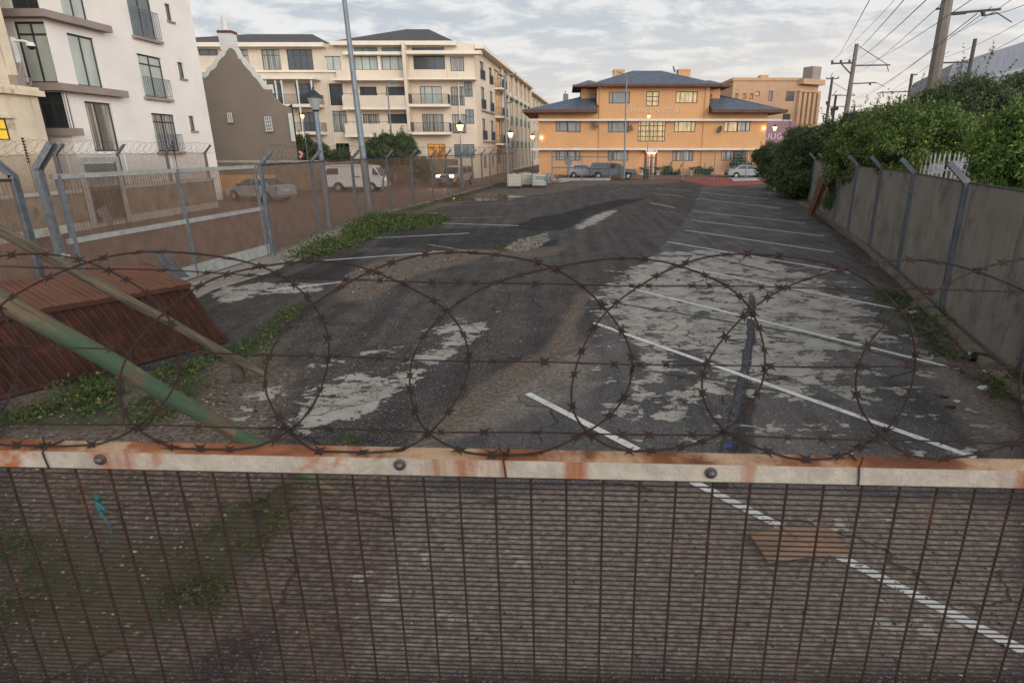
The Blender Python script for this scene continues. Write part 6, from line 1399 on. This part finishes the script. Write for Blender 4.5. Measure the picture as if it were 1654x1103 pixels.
sed = dict(w=1.72, wr=.31, x0=-2.2, x1=2.2, wx=(-1.32, 1.36), belt=.92, top=[(2.22,.45),(2.18,.62),(1.95,.76),(1.1,.92),(-1.4,1.0),(-2.05,1.02),(-2.2,.92),(-2.24,.6),(-2.2,.4)],
  cab=[(1.15,.90),(.35,1.36),(-.1,1.42),(-.8,1.40),(-1.6,.98)], side=[[(.95,.96),(.36,1.31),(-.12,1.35),(-.12,.96)],[(-.20,.96),(-.20,1.35),(-.75,1.33),(-1.25,1.02),(-1.2,.98)]], glass={'windscreen':(1.13,.93,.40,1.34),'rear_window':(-1.58,1.0,-.86,1.37)})
def cfg(b, **k): d = dict(b); d.update(k); return d
vehicle('parked_car', 'silver sedan parked with its tail to the right behind the sliding gate', 'car', at_ground(419, 38.5), 158, cfg(sed, paint=M['silver'], bits=bits(-2.2,2.2,1.72,.68,.82, extra=[('bumper',-2.2,0,.5,.12,1.5,.2,M['silver'])])))
vehicle('parked_car', 'silver sedan half hidden by the shrub at the right of the orange block', 'car', at_ground(1203, 68.5), 2, cfg(sed, paint=M['greysilver'], bits=bits(-2.2,2.2,1.72,.68,.82)))
hat = dict(w=1.68, wr=.30, x0=-1.85, x1=1.85, wx=(-1.18, 1.22), belt=.93, top=[(1.88,.45),(1.84,.64),(1.6,.80),(.95,.94),(-1.6,1.02),(-1.85,.95),(-1.9,.6),(-1.86,.4)],
  cab=[(1.0,.92),(.25,1.40),(-.3,1.47),(-1.25,1.42),(-1.78,1.0)], side=[[(.8,.98),(.25,1.34),(-.2,1.39),(-.2,.98)],[(-.28,.98),(-.28,1.39),(-1.1,1.35),(-1.3,1.05),(-1.2,.98)]], glass={'windscreen':(.98,.95,.30,1.38),'rear_window':(-1.76,1.04,-1.3,1.39)})
vehicle('parked_car', 'small silver hatchback parked behind the far fence on the left of the orange block', 'car', at_ground(943, 69.5), 2, cfg(hat, paint=M['silver'], bits=bits(-1.85,1.85,1.68,.70,.95)))
pick = dict(w=1.78, wr=.36, x0=-2.5, x1=2.5, wx=(-1.55, 1.62), belt=1.02, zb=.42, top=[(2.52,.5),(2.5,.82),(2.3,1.0),(1.2,1.08),(-2.45,1.08),(-2.52,.9),(-2.5,.5)],
  cab=[(1.3,1.04),(.7,1.58),(.3,1.68),(-2.2,1.68),(-2.42,1.10)], side=[[(1.08,1.08),(.68,1.50),(.15,1.58),(.15,1.08)],[(.07,1.08),(.07,1.58),(-.8,1.58),(-.8,1.08)],[(-.95,1.12),(-.95,1.58),(-2.1,1.58),(-2.2,1.12)]], glass={'windscreen':(1.28,1.08,.72,1.58),'rear_window':(-2.42,1.16,-2.22,1.62)})
vehicle('parked_car', 'dark grey pickup with a canopy parked in front of the silver hatchback', 'car', at_ground(989, 66.3), -1, cfg(pick, w=1.74, paint=M['dark_car'], bits=bits(-2.5,2.5,1.74,.85,.92, zb=.55)))
pk_ = vehicle('pickup_truck', 'pale pickup driving towards the camera with both headlights on', 'pickup', at_ground(737, 54.5), 258, cfg(pick, paint=M['pickup_white'], bits=bits(-2.5,2.5,1.78,.90,.92, lamps=M['headlight'], zb=.55, extra=[('grille',2.48,0,.86,.08,.95,.2,M['trim_dark']),('bull_bar',2.6,0,.66,.08,1.4,.08,M['trim_dark'])])))
for sg in (-1, 1):
    L = bpy.data.lights.new('headlight_beam', 'SPOT'); L.energy = 140; L.color = (1,.8,.55); L.spot_size = R(50); L.spot_blend = .6; lo = bpy.data.objects.new('headlight_beam', L); C.objects.link(lo); lo.parent = pk_; lo.location = (2.62, sg*.6, .9); lo.rotation_euler = (R(90-8), 0, R(-90))
van = dict(w=1.82, wr=.33, x0=-2.25, x1=2.25, wx=(-1.15, 1.32), belt=1.15, zb=.36, top=[(2.28,.42),(2.28,.80),(2.18,1.08),(1.72,1.80),(1.55,1.91),(.5,1.95),(-1.4,1.95),(-1.95,1.90),(-2.10,1.75),(-2.26,1.0),(-2.28,.42)],
  side=[[(-1.05,1.28),(-1.05,1.72),(-1.85,1.70),(-2.05,1.28)],[(1.98,1.25),(1.60,1.74),(1.5,1.74),(1.5,1.25)]], glass={'windscreen':(2.14,1.16,1.76,1.76),'rear_window':(-2.245,1.18,-2.13,1.68)})
vn = vehicle('van', 'old white panel van parked side-on behind the fence and light pole', 'van', at_ground(577, 47.2), 1, cfg(van, paint=M['van_white'], bits=[('headlight',2.24,.6,.82,.08,.22,.22,M['lens']),('tail_light',-2.24,.74,.95,.1,.16,.24,M['tail']),('bumper',2.3,0,.5,.12,1.7,.18,M['plate']),('bumper',-2.3,0,.5,.12,1.7,.18,M['plate']),('door_handle',.35,.905,1.12,.5,.03,.05,M['trim_dark']),('door_handle',1.05,.905,1.10,.16,.03,.05,M['trim_dark']),('gutter',-.1,.86,1.86,3.2,.03,.03,M['trim_dark']),('body_crease',0,.905,1.05,4.1,.012,.02,M['plate'])]))
# ================================================================ lot furniture
M['ibc'] = mat('milky_plastic_tank', (196,188,170), .45, 0, .08, 2, stain=((164,152,128),1.5,.55,.8)); M['ibc_blue'] = mat('blue_label', (90,140,158), .6)
def ibc(loc, rot, label, blue=False):
    e = thing('water_tank', label, 'water tank', loc, R(rot), 'caged plastic water tanks at the far left of the lot')
    MB().box(-.57,.57,-.47,.47,.16,1.12).build('tank', M['ibc'], e, local=True, bevel=.07, smooth=True)
    mb = MB()
    for s in np.linspace(-.59,.59,9): [mb.beam((s,y,.15),(s,y,1.14),.018,.018) for y in (-.49,.49)]
    for s in np.linspace(-.49,.49,7): [mb.beam((x,s,.15),(x,s,1.14),.018,.018) for x in (-.59,.59)]
    for z in (.18,.42,.66,.90,1.14): [mb.beam((-.59,y,z),(.59,y,z),.02,.02) for y in (-.49,.49)]; [mb.beam((x,-.49,z),(x,.49,z),.02,.02) for x in (-.59,.59)]
    mb.build('cage', M['galv'], e, local=True)
    mb = MB(); [mb.box(x-.07,x+.07,-.48,.48,0,.12) for x in (-.5,0,.5)]; mb.box(-.58,.58,-.48,.48,.12,.15); mb.build('pallet', M['lamp_dark'], e, local=True)
    mb = MB(); mb.lathe([(.12,0),(.12,.05),(.10,.06)], (0,0,1.12), 12); mb.build('lid', M['ibc'], e, local=True)
    if blue: mb = MB(); [mb.box(x, x+.13, -.512, -.495, .72, .9) for x in (-.25,-.07,.11,.29)]; mb.box(.42,.57,-.512,-.495,.55,.95); mb.build('blue_print', M['ibc_blue'], e, local=True)
ibc(G(831,304)+(0,), 6, 'caged milky water tank farthest left of the three at the lot end'); ibc(G(849,301.5)+(0,), 4, 'caged water tank partly hidden behind the left one'); ibc(G(871,303)+(0,), 2, 'caged water tank with blue print, nearest the heap of broken panels', True)
M['panel_white'] = mat('broken_white_panel', (176,168,158), .85, 0, .15, 5)
g_ = G(893, 296); mb = MB()
for k in range(11):
    a = Vector((g_[0]+random.uniform(-.6,.9), g_[1]+random.uniform(-.6,.6), random.uniform(0,.35))); d = Vector((random.gauss(0,1), random.gauss(0,.5), random.uniform(-.3,.9))).normalized(); mb.beam(a, a+d*random.uniform(.5,1.2), random.uniform(.15,.4), .03)
tag(mb.build('broken_panels', M['panel_white']), 'heap of broken white panels beside the water tanks', 'rubbish', kind='stuff')
M['blue_panel'] = mat('blue_painted_sheet', (92,122,132), .6, 0, .2, 2)
for pl, m_, lb in (([(1175,287),(1240,285),(1244,288),(1177,289.5)],'blue_panel','blue painted sheet lying on the red paving'),([(1180,290),(1226,289.4),(1228,291.6),(1184,292.6)],'panel_white','pale sheet lying in front of the blue one on the red paving')):
    P_ = [G(*q) for q in pl]; mb = MB(); mb.hexa([p+(.02,) for p in P_]+[p+(.08,) for p in P_]); tag(mb.build('sheet_panel', M[m_]), lb, 'sheet')
p = Vector(G(1240,303)+(.17,)); q = Vector(G(1251,309)+(.17,)); mb = MB(); mb.tube([p,q], .17, 14); tag(mb.build('concrete_pipe', M['concrete'], smooth=True), 'stubby pale concrete pipe lying by the edge of the dark shrub', 'pipe')
gb = at_ground(1042.5, 66); e = thing('wheelie_bin', 'dark green bin standing at the kerb before the orange block', 'bin', gb); MB().hexa([(-.24,-.26,.05),(.24,-.26,.05),(.24,.26,.05),(-.24,.26,.05),(-.29,-.33,.98),(.29,-.33,.98),(.29,.33,.98),(-.29,.33,.98)]).build('body', mat('bin_green', (40,56,42), .5), e, local=True, bevel=.02); MB().box(-.31,.31,-.35,.35,.985,1.06).build('lid', M['trim_dark'], e, local=True, bevel=.02)
gb = G(962, 291); MB().box(0,0,0,0,0,0); o = MB().hexa([(gb[0]-.4,gb[1]-.25,0),(gb[0]+.4,gb[1]-.25,0),(gb[0]+.4,gb[1]+.25,0),(gb[0]-.4,gb[1]+.25,0),(gb[0]-.48,gb[1]-.3,.28),(gb[0]+.48,gb[1]-.3,.28),(gb[0]+.48,gb[1]+.3,.28),(gb[0]-.48,gb[1]+.3,.28)]).build('tub', M['trim_dark'], bevel=.03); tag(o, 'black plastic tub on the kerb at the far end of the lot', 'tub')
# far fence and its framed gate
ff = thing('mesh_fence', 'thin wire fence with angled posts across the far end of the lot', 'fence', (8, 63.2, 0))
for u in (892, 986, 1004, 1052.5, 1102, 1152.5, 1204): 
    x = A(u, 290, 63.2)[0]; mb = MB(); mb.tube([(x,63.2,-.03),(x,63.2,2.62)], .05, 8); mb.tube([(x,63.2,2.60),(x+(.28 if u > 900 else -.3),63.2,2.95)], .04, 6); mb.build('post', M['lamp_metal'], ff)
xa, xb, xc, xd = A(892,290,63.2)[0], A(986,290,63.2)[0], A(1004,290,63.2)[0], A(1215,290,63.2)[0]
mb = MB(); [mb.beam((xc,63.2,z),(xd,63.2,z),.02,.02) for z in np.arange(.2,2.6,.30)]; [mb.beam((x_,63.2,.1),(x_,63.2,2.5),.012,.012) for x_ in np.arange(xc,xd,.35)]; mb.build('wire_mesh', M['lamp_metal'], ff)
fg = thing('framed_gate', 'tall steel framed gate in front of the silver hatchback', 'gate', (xa, 63.1, 0))
for z, w_ in ((2.28,.09),(1.25,.12),(.06,.30)): mb = MB(); mb.beam((xa,63.1,z),(xb,63.1,z),.06,w_); mb.build('rail', M['pale_rail'] if z < 1 else M['galv_dull'], fg)
xm = A(940,290,63.1)[0]; mb = MB(); mb.beam((xm,63.1,0),(xm,63.1,2.3),.09,.06,up=(0,1,0)); mb.build('stile', M['galv'], fg); panel_mb((xa,63.12),(xb,63.12),.2,2.2,.15,.1,.003).build('mesh_panel', M['lamp_metal'], fg)
mb = MB(); x_ = A(990,290,63.)[0]; mb.box(x_-.2,x_+.2,62.9,63.3,1.2,1.6); mb.build('lock_box', M['black'], fg)
def disc(u, v, Y, r_, label, mats, pole_v=0, symbol=None):
    c = Vector(A(u, v, Y)); e = thing('road_sign', label, 'road sign', (c.x, Y, 0)); mb = MB(); mb.tube([(c.x,Y,-.03),(c.x,Y,c.z)], .035, 8); mb.build('pole', M['lamp_metal'], e)
    mb = MB(); mb.lathe([(r_,-.01),(r_,.01)], n=24); mb.xf(Matrix.Translation(c+Vector((0,-.06,0))) @ Matrix.Rotation(R(90),4,'X')); mb.build('disc', mats[0], e)
    if len(mats) > 1:
        mb = MB(); mb.lathe([(r_*.72,-.006),(r_*.72,.006)], n=24); mb.xf(Matrix.Translation(c+Vector((0,-.075,0))) @ Matrix.Rotation(R(90),4,'X')); mb.build('face', mats[1], e)
        mb = MB(); Yf = Y-.088; k = r_; mb.box(c.x-.42*k,c.x+.15*k,Yf-.004,Yf+.004,c.z-.2*k,c.z+.22*k); mb.box(c.x+.17*k,c.x+.42*k,Yf-.004,Yf+.004,c.z-.2*k,c.z+.06*k); mb.build('truck_symbol', M['black'], e)
disc(918, 262, 64.2, .36, 'plain grey back of a round road sign behind the far gate', [M['lamp_metal']])
disc(484.5, 249.5, 53, .36, 'round white sign with a red ring and black truck beside the gabled house', [mat('red_ring', (168,46,44), .6), M['white_paint']])
# puddles catching the headlamps
m, t, b = newmat('puddle_water'); b.inputs['Base Color'].default_value = (.02,.018,.016,1); b.inputs['Roughness'].default_value = .06; b.inputs['IOR'].default_value = 1.33; M['puddle'] = m
for pl in ([(722,322.5),(735,319.8),(760,320),(800,321.5),(832,322.5),(800,324.6),(755,325.5),(728,325)],[(800,317),(830,316),(852,318),(830,320),(806,319.5)],[(760,314.5),(800,313.6),(830,314.8),(790,316)]):
    mb = MB(); mb.face([G(*q)+(.009,) for q in pl]); struct(mb.build('puddle_water', M['puddle']))
# ================================================================ litter
M['card'] = mat('brown_cardboard', (142,116,96), .9, 0, .12, 6, .3, 80, stain=((116,92,74),5,.5,.7))
P_ = [G(*q) for q in ((1210,868),(1258,858),(1337,855),(1372,902),(1330,902),(1240,917))]
cx_, cy_ = sum(p[0] for p in P_)/6, sum(p[1] for p in P_)/6; rg = [Vector((p[0],p[1],.03+.02*(i % 2))) for i, p in enumerate(P_)]
mb = MB(); c_ = Vector((cx_, cy_, .055)); [mb.face([rg[i], rg[(i+1) % 6], c_]) for i in range(6)]; o = mb.build('cardboard_sheet', M['card']); sm = o.modifiers.new('thick','SOLIDIFY'); sm.thickness = .012; tag(o, 'flattened brown cardboard sheet lying on the painted line behind the mesh', 'cardboard')
def litter(kind, u, v, label, col, s=.05, rot=0, cap=None):
    g_ = G(u, v); m_ = mat(kind+'_stuff', col, .5, 0, .1, 30); mb = MB()
    if kind in ('can', 'bottle', 'cup'):
        pr = {'can': [(.8,0),(1,.15),(1,3.2),(.8,3.4)], 'bottle': [(.9,0),(1,.2),(1,4),(.4,5.2),(.35,6)], 'cup': [(.75,0),(.8,.1),(1.1,3),(1.15,3.1)]}[kind]; mb.lathe([(a*s, b*s) for a, b in pr], n=12); mb.xf(Matrix.Translation(g_+(s,)) @ Matrix.Rotation(R(rot),4,'Z') @ Matrix.Rotation(R(88),4,'Y')); o = mb.build(kind, m_, smooth=True)
    else:
        bm = bmesh.new(); bmesh.ops.create_icosphere(bm, subdivisions=2, radius=s); rr = random.Random(int(u)); sc_ = {'crumpled_paper': .7, 'plastic_bag': .6, 'dead_leaf': .18, 'paper_scrap': .12}[kind]
        for q in bm.verts: q.co *= rr.uniform(.6,1.3); q.co.z = q.co.z*sc_; q.co.x *= 1.4
        mb.v = [tuple(q.co+Vector(g_+(s*sc_*.8,))) for q in bm.verts]; bm.verts.index_update(); mb.f = [tuple(q.index for q in f.verts) for f in bm.faces]; mb.m = [0]*len(mb.f); bm.free(); o = mb.build(kind, m_)
    tag(o, label, kind.replace('_', ' ')); return o
litter('bottle',1470,508,'white and orange plastic bottle lying by the kerb, topmost litter',(188,170,160),.035,20); litter('can',1485,497,'green can lying against the kerb edge',(58,110,78),.04,30)
litter('can',1546,556,'red can beside the kerb weeds',(158,62,50),.032,10); litter('crumpled_paper',1540,538,'crumpled white paper among the kerb weeds',(190,190,190),.05); litter('plastic_bag',1583,583,'black plastic bag scrap against the kerb',(22,22,24),.12)
litter('cup',1566,574,'small white cup beside the black plastic bag',(186,184,190),.03,40); litter('paper_scrap',1595,600,'pale paper scrap just below the black plastic bag',(170,150,140),.06); litter('crumpled_paper',1588,630,'crumpled silver foil ball on the asphalt near the kerb',(180,184,190),.05); litter('bottle',1624,636,'grey-green bottle nearest the right edge by the kerb',(110,108,100),.035,-10)
litter('dead_leaf',1524,641,'upper of two dark dead leaves on the asphalt',(34,28,26),.05); litter('dead_leaf',1535,658,'lower of two dark dead leaves on the asphalt',(34,28,26),.05); litter('paper_scrap',1546,648,'thin white paper strip beside the dark leaves',(190,190,186),.035); litter('paper_scrap',1482,552,'ochre wood chip on the asphalt by the upper stall line',(140,100,74),.05)
litter('paper_scrap',828,871,'pale stone-like scrap seen through the middle of the foreground mesh',(150,138,126),.035)
litter('can',1174,722,'tiny bright blue bottle cap just above the foreground rail',(20,50,190),.012,0)
p = [G(*q) for q in ((1420,712),(1432,713),(1441,708),(1449,706))]; mb = MB(); mb.tube([Vector(q+(.02,)) for q in p], [.008,.011,.009,.005], 6); tag(mb.build('twig', M['bark']), 'bent dark twig lying across the stall line above the rail', 'twig')
# blue-green cord twisted on the near mesh
s1_, z1_ = PN.uv(158, 795); mb = MB(); mb.tube([PN.p(s1_+.004*math.sin(k*1.7), z1_-.012*k*.6, .006+.004*math.cos(k*1.3)) for k in range(7)]+[PN.p(s1_+.012, z1_-.08, .004), PN.p(s1_+.006, z1_-.12, .004)], [.005,.006,.0065,.006,.006,.005,.004,.0015,.001], 7); mb.tube([PN.p(s1_, z1_-.02, .008), PN.p(s1_+.018, z1_-.035, .012)], .004, 6)
tag(mb.build('cord', mat('teal_cord', (28,78,78), .6)), 'teal cord knotted round a wire of the foreground mesh at left', 'cord')
bpy.context.view_layer.update()
